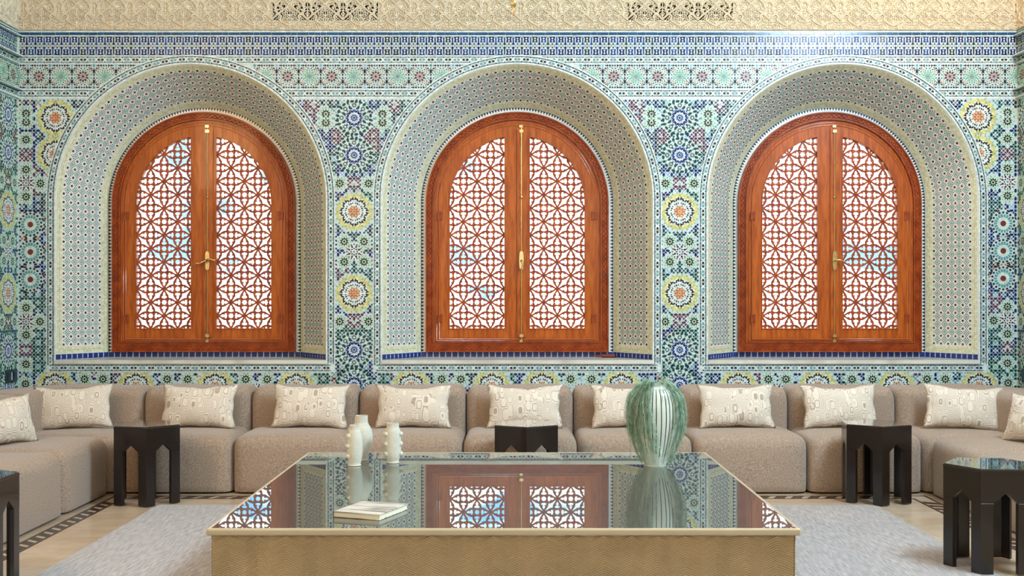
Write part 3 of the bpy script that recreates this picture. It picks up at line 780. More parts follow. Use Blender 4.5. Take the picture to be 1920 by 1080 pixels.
g = G(); g.box(XL-.2, XR+.2, YB, YOUT, -.12, -.004); floor = g.obj('floor', m_grout, kind='structure')
TS = .8
for i in range(10):
    for j in range(9):
        x0, y0 = XL+i*.794, YW-(j+1)*.794
        if x0 > XR: continue
        g = G(); g.box(x0+.001, min(x0+.793, XR), y0+.001, y0+.793, -.006, 0); g.obj('slab', m_floor, floor)
g = G(); g.box(XL, XR, YB, YW-9*.794, -.006, 0); g.obj('slab', m_floor, floor)
# floor inlay
BXL, BXR, BY = (-2.735, -2.63), (2.70, 2.83), (7.925, 8.05)
for nm, (x0, x1, y0, y1) in enumerate([(BXL[0], BXL[0]+.018, 1, BY[1]), (BXL[1]-.018, BXL[1], 1, BY[0]), (BXR[1]-.018, BXR[1], 1, BY[1]), (BXR[0], BXR[0]+.018, 1, BY[0]),
                                     (BXL[0], BXR[1], BY[1]-.018, BY[1]), (BXL[1]-.018, BXR[0]+.018, BY[0], BY[0]+.018)]):
    g = G(); g.box(x0, x1, y0, y1, -.002, .0012); g.obj('inlay_line', m_inlay, floor)
def diamond(L, Wd):
    g = G(); P_ = [(-L*.5, -Wd/2), (L*.12, -Wd/2), (L*.5, Wd/2), (-L*.12, Wd/2)]
    g.add([(a, b, -.001) for a, b in P_]+[(a, b, .0012) for a, b in P_], [(3, 2, 1, 0), (4, 5, 6, 7)]+[(k, (k+1) % 4, 4+(k+1) % 4, 4+k) for k in range(4)])
    return mesh('inlay_piece', g.v, g.f, m_inlay)
dm = diamond(.115, .062); dm2 = diamond(.115, .085)
y = 3.5
while y < 7.85:
    for X, mm_ in (((BXL[0]+BXL[1])/2, dm), ((BXR[0]+BXR[1])/2, dm2)):
        o = link_mesh('inlay_piece', mm_, floor); o.location = (X, y, 0); o.rotation_euler = (0, 0, PI/2)
    y += .115
x = -2.55
while x < 2.65:
    o = link_mesh('inlay_piece', dm2, floor); o.location = (x, (BY[0]+BY[1])/2, 0); x += .115
g = G(); g.box(XL-.2, XR+.2, YB-.2, YB, 0, CEIL); g.obj('wall_rear', m_plaster, kind='structure')
g = G(); g.box(XL-.2, XR+.2, YB, YOUT, CEIL, CEIL+.1); g.obj('ceiling', m_ceil, kind='structure')
g = G(); g.box(-30, 30, YOUT, 60, -.3, -.1); o = g.obj('terrace_ground', m_terrace, kind='structure')

# ---------------------------------------------------------------- windows
YF = YD-.035
def half_loop(x0, r, zb, n=30):
    a1 = math.acos(min(1, x0/r))
    return [(x0, zb), (r, zb)]+[(r*math.cos(a1*k/n), SPR+r*math.sin(a1*k/n)) for k in range(n+1)]
gf = G()
gf.ring(arch_loop(.757, SK+.001), arch_loop(.692, .993-.002), YF, YD+.1)
gf.ring(arch_loop(.757, SK+.001), arch_loop(.747, SK+.012), YF-.010, YF)
gf.ring(arch_loop(.700, .985), arch_loop(.690, .995), YF-.010, YF)
frame_me = mesh('carved_frame', gf.v, gf.f, m_carved)
gi = G(); gi.ring(arch_loop(.6915, .994), arch_loop(.636, 1.028), YF+.012, YD+.09)
gi.ring(arch_loop(.650, 1.012), arch_loop(.637, 1.027), YF+.004, YF+.012)
inner_me = mesh('inner_frame', gi.v, gi.f, m_wood)
m_bead = mat('polished_cedar', (176, 84, 26), rough=.12, var=.08, scale=20, coat=1)
gb2 = G()
for rr2, zz2 in ((.668, .993+.008), (.6455, .993+.022)):
    L_ = arch_loop(rr2, zz2, 60); v_ = []; f_ = []; n_ = len(L_)
    for k_, (x_, z_) in enumerate(L_):
        if k_ == 0 or k_ == n_-1: nx_, nz_ = (-1 if k_ == 0 else 1), -1
        elif z_ <= SPR+1e-6: nx_, nz_ = (-1 if x_ < 0 else 1), 0
        else: nx_, nz_ = x_/rr2, (z_-SPR)/rr2
        for q_ in range(5):
            a_ = PI*q_/4; v_.append((x_+nx_*.0045*math.cos(a_), YF+(.012 if rr2 > .65 else .004)-.006*math.sin(a_), z_+nz_*.0045*math.cos(a_)))
    for k_ in range(n_):
        for q_ in range(4): a_, b_ = k_*5+q_, ((k_+1) % n_)*5+q_; f_.append((a_, a_+1, b_+1, b_))
    gb2.add(v_, f_)
bead_me = mesh('bead', gb2.v, gb2.f, m_bead, smooth=True)
# interlace carving on the outer frame
gc = G()
zb_ = .945; rc = .7235; Lz = SPR-zb_; La = PI*rc; Lb = 2*rc; TT = 2*Lz+La+Lb
def fp(s_, off):
    r = rc+off
    if s_ < Lz: return (-r, zb_-off*0+s_)
    if s_ < Lz+La:
        a = (s_-Lz)/La*PI; return (-r*math.cos(a), SPR+r*math.sin(a))
    if s_ < 2*Lz+La: return (r, SPR-(s_-Lz-La))
    return (rc-(s_-2*Lz-La), zb_-off)
def ribbon(g, pts, w_, y0, hh, i=0):
    n = len(pts); v = []; f = []
    for k, (x, z) in enumerate(pts):
        x0, z0 = pts[max(k-1, 0)]; x1, z1 = pts[min(k+1, n-1)]
        dx, dz = x1-x0, z1-z0; L = math.hypot(dx, dz) or 1; nx, nz = -dz/L, dx/L
        v += [(x+nx*w_, y0, z+nz*w_), (x, y0-hh, z), (x-nx*w_, y0, z-nz*w_)]
    for k in range(n-1):
        for q in (0, 1): f.append((3*k+q, 3*k+q+1, 3*k+4+q, 3*k+3+q))
    g.add(v, f, i)
for ph in range(3):
    pts = []
    N = 900
    for k in range(N+1):
        s_ = TT*k/N*.99999; pts.append(fp(s_, .0165*math.sin(2*PI*(s_/.125+ph/3))))
    ribbon(gc, pts, .0035, YF+.0005, .0045)
for offr in (-.024, .024):
    pts = [fp(TT*k/400*.99999, offr) for k in range(401)]; ribbon(gc, pts, .0018, YF+.0005, .003)
carve_me = mesh('interlace_carving', gc.v, gc.f, m_carved)
# casement leaf (right leaf, mirrored for the left)
gcs = G(); gcs.ring(half_loop(.0004, .6365, 1.0275), half_loop(.107, .557, 1.106), YF+.004, YF+.05)
gcs.ring(half_loop(.101, .566, 1.099), half_loop(.107, .559, 1.105), YF-.003, YF+.004)
casement_v = gcs.v; casement_f = gcs.f
# lattice screen
PX, PZ = .112, .1115; X00, Z00 = .221, 2.547
def lattice_mesh():
    polys = []
    def addp(P_): polys.append(P_)
    outer = half_loop(.106, .5585, 1.1045, 40); addp(outer)
    def clipper(P_):
        def ins(x, z): return .1065 < x and z > 1.105 and (x < .558 if z < SPR else math.hypot(x, z-SPR) < .558)
        return P_ if any(ins(*p) for p in P_) else None
    P = PX
    star = [((.20 if k % 2 == 0 else .145)*P*math.cos(PI*k/8), (.20 if k % 2 == 0 else .145)*P*math.sin(PI*k/8)) for k in range(16)]
    leaf = [(.80, 0), (.66, .085), (.555, .10), (.50, .035), (.45, .17), (.36, .20), (.315, .12), (.29, .0)]
    leaf = leaf+[(a, -b) for a, b in leaf[-2:0:-1]]
    four = []
    for a, b in ((.58, 0), (.36, .07), (.15, .105), (.03, .225), (-.03, .225), (-.15, .105), (-.36, .07), (-.58, 0), (-.36, -.075), (-.15, -.105), (-.03, -.225), (.03, -.225), (.15, -.105), (.36, -.075)):
        four.append((a, b))
    ribs = []
    cell = set()
    for i in range(-2, 5):
        for k in range(-2, 15):
            x, z = X00+i*PX, Z00-k*PZ
            if (i+k) % 2 == 0:
                c = clipper([(x+a, z+b) for a, b in star]);  addp(c) if c else None
                for q in range(4):
                    ca, sa = [(1, 0), (0, 1), (-1, 0), (0, -1)][q]
                    c = clipper([(x+(a*ca-b*sa)*P, z+(a*sa+b*ca)*P) for a, b in leaf]); addp(c) if c else None
                    for m_ in (-1, 1):
                        cv = [(.10, .26), (.2, .29), (.32, .305), (.45, .30), (.58, .255), (.70, .17), (.82, .085), (.97, .02)]
                        pts = [(x+(a*ca-b*m_*sa)*P, z+(a*sa+b*m_*ca)*P) for a, b in cv]
                        pts = [p for p in pts if .112 < p[0] and p[1] > 1.11 and (p[0] < .552 if p[1] < SPR else math.hypot(p[0], p[1]-SPR) < .552)]
                        if len(pts) > 2: ribs.append(pts)
            x, z = X00+(i+.5)*PX, Z00-(k+.5)*PZ
            # B (crossing) nodes lie on one diagonal
            ang = PI/4 if (i+1+k) % 2 == 1 and (i+k+1) % 2 == 1 else -PI/4
            ang = (PI/4) if (i+k) % 2 == 0 else (-PI/4)
            ca, sa = math.cos(ang), math.sin(ang)
            c = clipper([(x+(a*ca-b*sa)*P, z+(a*sa+b*ca)*P) for a, b in four]); addp(c) if c else None
    from mathutils.geometry import delaunay_2d_cdt
    vs = []; fs = []
    for P_ in polys:
        fs.append(list(range(len(vs), len(vs)+len(P_)))); vs += [Vector(p) for p in P_]
    ov, oe, of, _, _, ofo = delaunay_2d_cdt(vs, [], fs, 1, 1e-5, True)
    keep = [tuple(f_) for f_, q in zip(of, ofo) if list(q) == [0]]
    y0, y1 = YF+.020, YF+.034; n = len(ov); cnt = {}
    for f_ in keep:
        for a, b in zip(f_, f_[1:]+f_[:1]): cnt[(a, b)] = cnt.get((a, b), 0)+1
    F_ = [f_ for f_ in keep]+[tuple(n+q for q in f_[::-1]) for f_ in keep]+[(a, n+a, n+b, b) for (a, b) in cnt if (b, a) not in cnt]
    g = G(); g.add([(p.x, y0, p.y) for p in ov]+[(p.x, y1, p.y) for p in ov], F_)
    for pts in ribs: ribbon(g, pts, .0045, YF+.020, .004)
    return g
lat = lattice_mesh()
def pane_g():
    g = G(); L = half_loop(.100, .566, 1.098, 24); n = len(L)
    g.add([(x, YF+.038, z) for x, z in L]+[(x, YF+.042, z) for x, z in L], [tuple(range(n)), tuple(range(n, 2*n))[::-1]]+[(k, (k+1) % n, n+(k+1) % n, n+k) for k in range(n)])
    return g
pg = pane_g()
def mir(g): return [(-x, y, z) for x, y, z in g.v], [tuple(q)[::-1] for q in g.f]
ag = G(); ag.box(.0002, .079, YF-.006, YF+.0045, 1.031, 2.768); ag.box(.0002, .006, YF-.009, YF-.0055, 1.031, 2.768); ag.box(.072, .079, YF-.009, YF-.0055, 1.031, 2.768)
ag.box(-.02, .02, YF+.045, YF+.06, 1.03, 2.76)
astragal_me = mesh('astragal', ag.v, ag.f, m_wood)
LEAF = {}
for s_ in (1, -1):
    d = {}
    for nm, gg, mt in (('casement', gcs, m_wood), ('lattice_screen', lat, m_lattice), ('glass_pane', pg, m_pane)):
        v, f = (gg.v, gg.f) if s_ > 0 else mir(gg)
        d[nm] = mesh(nm, v, f, mt)
    LEAF[s_] = d
hg = G()
for z in (-.045, .045): pass
hg.box(-.020, -.008, -.012, .006, -.035, .035); hg.box(.008, .020, -.012, .006, -.035, .035); hg.box(-.008, .008, -.006, .004, -.030, .030)
hinge_me = mesh('hinge', hg.v, hg.f, m_carved)
rodg = G(); rodx = .035
rodg.tube([(rodx, YF-.012, 1.005), (rodx, YF-.012, 2.765)], .005, 8)
rod_me = mesh('bolt_rod', rodg.v, rodg.f, m_brass)
kg = G()
for z in (1.045, 2.19, 2.735):
    if z == 2.19: kg.lathe([(.004, -.016), (.012, -.008), (.014, 0), (.012, .008), (.004, .016)], 12, (rodx, YF-.012, z))
    else:
        kg.box(rodx-.016, rodx+.016, YF-.020, YF+.004, z-.012, z+.012)
kg.box(rodx-.014, rodx+.010, YF-.016, YF+.012, .992, 1.012); kg.box(rodx-.018, rodx+.012, YF-.016, YF+.012, 2.765, 2.785)
keep_me = mesh('rod_keeper', kg.v, kg.f, m_brass)
plg = G(); n = 24; ZH = H-(489-VY)/(F/YD)
pl = []
for k in range(n):
    a = 2*PI*k/n; pl.append((.0185*math.copysign(abs(math.cos(a))**.5, math.cos(a)), .078*math.copysign(abs(math.sin(a))**.8, math.sin(a))))
plg.add([(rodx+x, YF-.018, ZH+z) for x, z in pl]+[(rodx+x*1.12, YF-.010, ZH+z*1.03) for x, z in pl], [tuple(range(n))]+[(k, n+k, n+(k+1) % n, (k+1) % n) for k in range(n)])
plate_me = mesh('handle_plate', plg.v, plg.f, m_brass)
def handle(ang, both):
    g = G(); g.tube([(0, 0, 0), (0, -.04, 0)], .009, 8)
    pts = [(0, -.04, 0), (.02, -.045, .006), (.045, -.045, .004), (.065, -.045, -.008), (.078, -.045, -.012)]
    g.tube(pts, [.009, .0075, .006, .006, .0075], 8)
    if both: g.tube([(0, -.04, 0), (-.03, -.045, -.008), (-.055, -.045, -.016), (-.08, -.045, -.013), (-.095, -.045, -.01)], [.009, .007, .006, .006, .0085], 8)
    return g
WL = ['arched cedar window on the left with a brass handle turned level', 'arched cedar window in the middle with its brass handle upright', 'arched cedar window on the right with its brass handle pointing right']
for ni, cx in enumerate(NC):
    wn = bpy.data.objects.new('window_%d' % (ni+1), None); col.objects.link(wn); wn.location = (cx, 0, 0)
    wn['kind'] = 'structure'; wn['label'] = WL[ni]
    fr_ = link_mesh('carved_frame', frame_me, wn); link_mesh('interlace_carving', carve_me, fr_)
    inr = link_mesh('inner_frame', inner_me, wn); link_mesh('bead', bead_me, inr)
    for s_ in (-1, 1):
        c = link_mesh('casement', LEAF[s_]['casement'], wn)
        link_mesh('lattice_screen', LEAF[s_]['lattice_screen'], c); link_mesh('glass_pane', LEAF[s_]['glass_pane'], c)
        if s_ > 0: link_mesh('astragal', astragal_me, c)
        for z in (H-(405-VY)/(F/YD), H-(597-VY)/(F/YD)):
            h_ = link_mesh('hinge', hinge_me, c); h_.location = (s_*.637, YF+.004, z)
    r = link_mesh('bolt_rod', rod_me, wn); link_mesh('rod_keeper', keep_me, r)
    p = link_mesh('handle_plate', plate_me, wn, label='brass backplate')
    hh = handle(0, ni == 0).obj('lever_handle', m_brass, p, smooth=True); hh.location = (rodx, YF-.016, ZH); hh.rotation_euler = (0, [-.15, PI/2-.1, .05][ni], 0)

# ---------------------------------------------------------------- sofa
def rbox(x0, x1, y0, y1, z0, z1, R, n=14, crown=.012, jit=.0015, seed=0, bulge=.008):
    """soft rounded box, flat underneath"""
    hx, hy, hz = (x1-x0)/2, (y1-y0)/2, (z1-z0+R)/2; cx, cy, cz = (x0+x1)/2, (y0+y1)/2, (z0-R+z1)/2
    t_ = np.sin(np.linspace(-PI/2, PI/2, n+1)); V = []; Fq = []; ids = {}
    def vid(p):
        k = tuple(np.round(p, 5))
        if k not in ids: ids[k] = len(V); V.append(np.array(p, float))
        return ids[k]
    for ax in range(3):
        for sg in (-1, 1):
            for i in range(n):
                for j in range(n):
                    q = []
                    for a, b in ((i, j), (i+1, j), (i+1, j+1), (i, j+1)):
                        p = [0, 0, 0]; p[ax] = sg; p[(ax+1) % 3] = t_[a]; p[(ax+2) % 3] = t_[b]; q.append(vid(p))
                    Fq.append(tuple(q if sg > 0 else q[::-1]))
    V = np.array(V)*[hx, hy, hz]
    inner = np.clip(V, [-hx+R, -hy+R, -hz+R], [hx-R, hy-R, hz-R]); d = V-inner
    L = np.linalg.norm(d, axis=1, keepdims=True); L[L == 0] = 1
    V = inner+d/L*R
    u, v_ = V[:, 0]/hx, V[:, 1]/hy
    V[:, 2] += np.where(V[:, 2] > hz*.3, crown*(1-u**2)*(1-v_**2), 0)
    V[:, 1] -= np.where(V[:, 1] < -hy*.9, bulge*(1-u**2)*(1-(V[:, 2]/hz)**2), 0)
    rs = np.random.RandomState(seed); ph = rs.uniform(0, 6, 4)
    V[:, 2] += jit*np.sin(V[:, 0]*14+ph[0])*np.sin(V[:, 1]*11+ph[1])
    V += [cx, cy, cz]; V[:, 2] = np.maximum(V[:, 2], z0)
    return V, Fq
def sweep(path_, T, z0, z1, R, seed=0, na=7):
    """upholstered backrest swept along a plan path, ends rounded"""
    pts = [np.array(p, float) for p in path_]
    cum = [0]
    for a, b in zip(pts[:-1], pts[1:]): cum.append(cum[-1]+np.linalg.norm(b-a))
    L = cum[-1]
    st = [R*(1-math.cos(PI/2*k/7)) for k in range(8)]; mid = list(np.linspace(R, L-R, max(6, int(L/.06))))[1:-1]
    st = st+mid+[L-q for q in st[::-1]]
    V = []; prof_n = None
    for s_ in st:
        k = min(len(cum)-2, max(0, np.searchsorted(cum, s_)-1)); t_ = (s_-cum[k])/(cum[k+1]-cum[k]); p = pts[k]+(pts[k+1]-pts[k])*t_
        # smooth tangent
        e = .03; q0 = max(0, s_-e); q1 = min(L, s_+e)
        def at(s2):
            k2 = min(len(cum)-2, max(0, np.searchsorted(cum, s2)-1)); return pts[k2]+(pts[k2+1]-pts[k2])*(s2-cum[k2])/(cum[k2+1]-cum[k2])
        d = at(q1)-at(q0); d /= np.linalg.norm(d); nrm = np.array([-d[1], d[0]])
        e_ = min(s_, L-s_); ins = R-math.sqrt(max(0, R*R-(R-min(e_, R))**2))
        a = T/2-ins; zt = z1-ins; r = max(R-ins*.0, .02); r = min(r, a*.95)
        P_ = [(-a, z0)]+[(-a, z0+(zt-r-z0)*q/4) for q in range(1, 4)]+[(-a+r-r*math.cos(PI/2*q/na), zt-r+r*math.sin(PI/2*q/na)) for q in range(na+1)]
        P_ += [(a-r+r*math.sin(PI/2*q/na), zt-r+r*math.cos(PI/2*q/na)) for q in range(na+1)]+[(a, z0+(zt-r-z0)*q/4) for q in (3, 2, 1)]+[(a, z0)]
        prof_n = len(P_)
        for o_, z in P_: V.append((p[0]+nrm[0]*o_, p[1]+nrm[1]*o_, z+(.004*math.sin(s_*9+seed) if z > z1-.02 else 0)))
    Fq = []
    for j in range(len(st)-1):
        for k in range(prof_n-1): a = j*prof_n+k; Fq.append((a, a+1, a+prof_n+1, a+prof_n))
        Fq.append((j*prof_n+prof_n-1, j*prof_n, (j+1)*prof_n, (j+1)*prof_n+prof_n-1))
    Fq.append(tuple(range(prof_n))[::-1]); Fq.append(tuple((len(st)-1)*prof_n+k for k in range(prof_n)))
    return V, Fq
YS = 8.12; YBK = 8.70; XSL, XSR = -2.79, 2.88; M0 = -2.75; MW = .8; ZSE, ZBK, Z0 = .405, .695, .012
m_foot = mat('dark_plinth', (40, 30, 26), rough=.7, var=.05)
def feet(parent, x0, x1, y0, y1):
    for x in (x0+.06, x1-.06):
        for y in (y0+.06, y1-.06):
            g = G(); g.box(x-.03, x+.03, y-.03, y+.03, 0, Z0+.004); g.obj('foot', m_foot, parent)
def sofa_thing(label, cx, cy): return thing('sofa_module', label, 'sofa', (cx, cy, 0), 0, 'taupe sofa modules around the walls')
def place(V, c): return [(p[0]-c[0], p[1]-c[1], p[2]) for p in V]
lab = ['taupe sofa module partly behind the back left black stool',
       'taupe sofa module standing between the left stool and the white vases',
       'taupe sofa module directly behind the three white vases',
       'taupe sofa module straight behind the middle black stool',
       'taupe sofa module mostly hidden by the fern vase',
       'taupe sofa module right of the fern vase, seat front in full view',
       'taupe sofa module behind the back right black stool']
for k in range(7):
    x0, x1 = M0+k*MW+.003, M0+(k+1)*MW-.003; c = ((x0+x1)/2, 8.6)
    r = sofa_thing(lab[k], *c)
    V, Fq = rbox(x0, x1, YS, YBK+.1, Z0, ZSE, .085, seed=k)
    link_mesh('seat', mesh('seat', place(V, c), Fq, m_sofa, smooth=True), r)
    V, Fq = sweep([(x0, YBK+.2), (x1, YBK+.2)], .4, Z0, ZBK, .075, k)
    o = link_mesh('backrest', mesh('backrest', place(V, c), Fq, m_sofa, smooth=True), r)
    g = G(); g2_ = r
    for x in (x0+.06, x1-.06):
        for y in (YS+.08, YBK+.3):
            g = G(); g.box(x-.03-c[0], x+.03-c[0], y-.03-c[1], y+.03-c[1], 0, Z0+.004); g.obj('foot', m_foot, r)
# corners
for s_, XS, M in ((-1, XSL, M0), (1, XSR, M0+7*MW)):
    xb = XS+s_*.58; xc = xb+s_*.2; yc = YBK+.2; c = (M+s_*.4, 8.5)
    r = sofa_thing('taupe corner sofa module in the %s corner of the room, backrest curving round' % ('left' if s_ < 0 else 'right'), *c)
    xa, xz = sorted((M+s_*.003, xb+s_*.1))
    V, Fq = rbox(xa, xz, YS+.003, YBK+.1, Z0, ZSE, .085, seed=20)
    link_mesh('seat', mesh('seat', place(V, c), Fq, m_sofa, smooth=True), r)
    Rr = .36; pth = [(M+s_*.003, yc)]+[(xc-s_*Rr+s_*Rr*math.sin(a), yc-Rr+Rr*math.cos(a)) for a in np.linspace(0, PI/2, 14)]+[(xc, YS+.003)]
    V, Fq = sweep(pth, .4, Z0, ZBK, .075, 3)
    link_mesh('backrest', mesh('backrest', place(V, c), Fq, m_sofa, smooth=True), r)
    for x, y in ((M+s_*.08, YS+.09), (M+s_*.08, yc), (xc, YS+.12)):
        g = G(); g.box(x-.03-c[0], x+.03-c[0], y-.03-c[1], y+.03-c[1], 0, Z0+.004); g.obj('foot', m_foot, r)
    # side runs
    for q, (ya, yb) in enumerate(((7.31, YS), (6.13, 7.31))):
        c2 = (XS+s_*.4, (ya+yb)/2)
        side = 'left' if s_ < 0 else 'right'
        r2 = sofa_thing(('taupe sofa module of the %s run, next to the corner module' if q == 0 else 'wide taupe sofa module of the %s run, cut by the picture edge') % side, *c2)
        xa, xz = sorted((XS, xb+s_*.1))
        V, Fq = rbox(xa, xz, ya+.003, yb-.003, Z0, ZSE, .085, seed=30+q, bulge=0)
        link_mesh('seat', mesh('seat', place(V, c2), Fq, m_sofa, smooth=True), r2)
        V, Fq = sweep([(xc, yb-.003), (xc, ya+.003)], .4, Z0, ZBK, .075, 5+q)
        link_mesh('backrest', mesh('backrest', place(V, c2), Fq, m_sofa, smooth=True), r2)
        for x in (XS+s_*.08, xc):
            for y in (ya+.08, yb-.08):
                g = G(); g.box(x-.03-c2[0], x+.03-c2[0], y-.03-c2[1], y+.03-c2[1], 0, Z0+.004); g.obj('foot', m_foot, r2)

# ---------------------------------------------------------------- pillows
def pillow_mesh(seed, wd=.56, ht=.33, th=.15, n=30, m=20):
    rs = np.random.RandomState(seed); V = []; Fq = []; UV = []
    ph = rs.uniform(0, 6, 6); sag = rs.uniform(.012, .03)
    for side in (1, -1):
        for j in range(m+1):
            for i in range(n+1):
                u, v = -1+2*i/n, -1+2*j/m
                px = 1-.10*(1-v*v)*abs(u)**3; pz = 1-.13*(1-u*u)*abs(v)**3
                x = u*px*wd/2; z = v*pz*ht/2
                prof = (1-abs(u)**3.0)**.75*(1-abs(v)**2.6)**.7
                d = th/2*prof*(1+.06*math.sin(4*u+ph[0])*math.sin(3*v+ph[1]))+.0025*math.sin(14*u*v+ph[2])*prof
                if v > .3: z -= sag*(1-abs(u))*(v-.3)
                z += .004*math.sin(9*u+ph[3])*abs(v)**4; x += .004*math.sin(8*v+ph[4])*abs(u)**4
                V.append((x, -side*d, z+ht/2))
    N = (n+1)*(m+1)
    for sd in (0, 1):
        for j in range(m):
            for i in range(n):
                a = sd*N+j*(n+1)+i; q = (a, a+1, a+n+2, a+n+1); Fq.append(q if sd == 0 else q[::-1])
    me = mesh('cushion', V, Fq, m_pillow, smooth=True)
    bm = bmesh.new(); bm.from_mesh(me)
    uvl = bm.loops.layers.uv.new('UVMap')
    for f in bm.faces:
        for l in f.loops: l[uvl].uv = (l.vert.co.x/ht/1.0+.5, l.vert.co.z/ht+(3 if f.normal.y > 0 else 0))
    bmesh.ops.remove_doubles(bm, verts=bm.verts, dist=.0004)
    bm.to_mesh(me); bm.free(); me.update(); return me
plab = [(136, 8.43, .12, -.05, 'cream arc-print cushion standing in the left corner, tilted up to the right'),
        (369, 8.50, -.02, .0, 'cream arc-print cushion above the back left black stool'),
        (579, 8.50, .0, .01, 'cream arc-print cushion just left of the white vases'),
        (774, 8.50, 0, .0, 'cream arc-print cushion just right of the white vases'),
        (984, 8.50, 0, -.01, 'cream arc-print cushion behind the middle black stool'),
        (1180, 8.50, 0, 0, 'cream arc-print cushion half hidden by the fern vase'),
        (1382, 8.50, 0, 0, 'cream arc-print cushion right of the fern vase'),
        (1578, 8.50, 0, -.01, 'cream arc-print cushion left of the back right black stool'),
        (1806, 8.42, -.16, .06, 'cream arc-print cushion in the right corner, facing slightly left')]
def pillow(X, Y, rz, roll, label, seed, z=.412, lean=.30):
    me = pillow_mesh(seed); o = link_mesh('cushion', me); tag(o, label, 'cushion', 'arc-print cushions along the sofa')
    o.rotation_mode = 'QUATERNION'
    q = Matrix.Rotation(rz, 4, 'Z') @ Matrix.Rotation(-lean, 4, 'X') @ Matrix.Rotation(roll, 4, 'Y')
    o.rotation_quaternion = q.to_quaternion(); o.location = (X, Y, z); return o
for k, (px, Y, rz, roll, lb) in enumerate(plab): pillow((px-VX)*Y/F, Y, rz, roll, lb, 50+k)
pillow(-3.26, 7.50, 1.08, 0.0, 'cream arc-print cushion on the left run, cut by the picture edge', 80)
pillow(3.36, 7.55, -1.15, 0.0, 'cream arc-print cushion on the right run, cut by the picture edge', 81)

# ---------------------------------------------------------------- rug
g = G(); nx, ny = 160, 120; rx0, rx1, ry0, ry1 = -2.33, 2.38, 3.0, 7.70
rs = np.random.RandomState(4)
v = []; f = []
for j in range(ny+1):
    for i in range(nx+1):
        x = rx0+(rx1-rx0)*i/nx; y = ry0+(ry1-ry0)*j/ny
        if i in (0, nx): x += rs.uniform(-.004, .004)
        if j in (0, ny): y += rs.uniform(-.004, .004)
        edge = i in (0, nx) or j in (0, ny)
        v.append((x-.02, y-5.4, .001 if edge else .006+rs.uniform(-.0008, .0004)))
for j in range(ny):
    for i in range(nx): a = j*(nx+1)+i; f.append((a, a+1, a+nx+2, a+nx+1))
g.add(v, f); rug = g.obj('rug', m_rug, smooth=True); rug.location = (.02, 5.4, 0)
tag(rug, 'large distressed grey rug on the marble floor under the coffee table', 'rug')

# ---------------------------------------------------------------- hexagonal stools
def stool(label, X, Y, rot, z=.007, R=.24, Hh=.512):
    r = thing('hexagonal_stool', label, 'stool', (X, Y, z), rot, 'black hexagonal stools')
    th = .022; V = lambda k, rr: Vector((rr*math.cos(PI/3*k), rr*math.sin(PI/3*k), 0))
    Rin = R-th/math.cos(PI/6)
    zt = Hh-.012; za, zs = Hh-.115, Hh-.165; lw = .255      # arch apex, shoulders, leg share of a face
    g = G()
    for k in range(6):
        for rr_o, rr_i in ((R, Rin),):
            A0, A1, B0, B1 = V(k, rr_o), V(k+1, rr_o), V(k, rr_i), V(k+1, rr_i)
            def at(a, b, t_, zz): p = a.lerp(b, t_); return (p.x, p.y, zz)
            ts = [0, lw, .5, 1-lw, 1]; zl = [zs, zs, za, zs, zs]
            o_t = [at(A0, A1, t_, zt) for t_ in ts]; o_b = [at(A0, A1, t_, z_) for t_, z_ in zip(ts, zl)]
            i_t = [at(B0, B1, t_, zt) for t_ in ts]; i_b = [at(B0, B1, t_, z_) for t_, z_ in zip(ts, zl)]
            vv = o_t+o_b+i_t+i_b; ff = []
            for q in range(4):
                ff += [(q, q+1, 5+q+1, 5+q), (10+q, 15+q, 16+q, 11+q), (5+q, 6+q, 16+q, 15+q), (q, 10+q, 11+q, q+1)]
            g.add(vv, ff)
    g.obj('apron', m_black, r)
    for k in range(6):
        g = G(); P_ = V(k, R); Pm, Pp = V(k-1, R).lerp(P_, 1-lw), V(k+1, R).lerp(P_, 1-lw)
        Q = V(k, Rin); Qm = V(k-1, Rin).lerp(Q, 1-lw); Qp = V(k+1, Rin).lerp(Q, 1-lw)
        ring_ = [Pm, P_, Pp, Qp, Q, Qm]
        g.add([(p.x, p.y, .0) for p in ring_]+[(p.x, p.y, zs) for p in ring_], [tuple(range(6))[::-1], tuple(range(6, 12))]+[(q, (q+1) % 6, 6+(q+1) % 6, 6+q) for q in range(6)])
        g.obj('leg', m_black, r, bevel=.0015, seg=1)
    g = G(); n = 6
    for rr_, z0_, z1_, i in ((R+.003, zt, Hh-.004, 0),):
        g.add([tuple(V(k, rr_))[:2]+(z0_,) for k in range(6)]+[tuple(V(k, rr_))[:2]+(z1_,) for k in range(6)], [tuple(range(6))[::-1], tuple(range(6, 12))]+[(q, (q+1) % 6, 6+(q+1) % 6, 6+q) for q in range(6)])
    g.obj('top', m_black, r, bevel=.0015)
    g = G(); g.add([tuple(V(k, R-.003))[:2]+(Hh-.004,) for k in range(6)]+[tuple(V(k, R-.003))[:2]+(Hh+.003,) for k in range(6)], [tuple(range(6))[::-1], tuple(range(6, 12))]+[(q, (q+1) % 6, 6+(q+1) % 6, 6+q) for q in range(6)])
    g.obj('glass_top', m_blackglass, r, bevel=.0015)
    return r
stool('black hexagonal stool with arched cutouts at the back left, on the floor before the sofa', -2.436, 7.82, .80)
stool('black hexagonal stool in the middle, behind the coffee table', .087, 7.83, PI/6)
stool('black hexagonal stool at the back right, at the rug corner before the sofa', 2.431, 7.86, PI/6-.14)
stool('large-looking black hexagonal stool nearest the camera at the right edge', 2.421, 5.933, -.075)
stool('black hexagonal stool at the left edge, only its right side in view', -2.585, 5.53, PI/6)

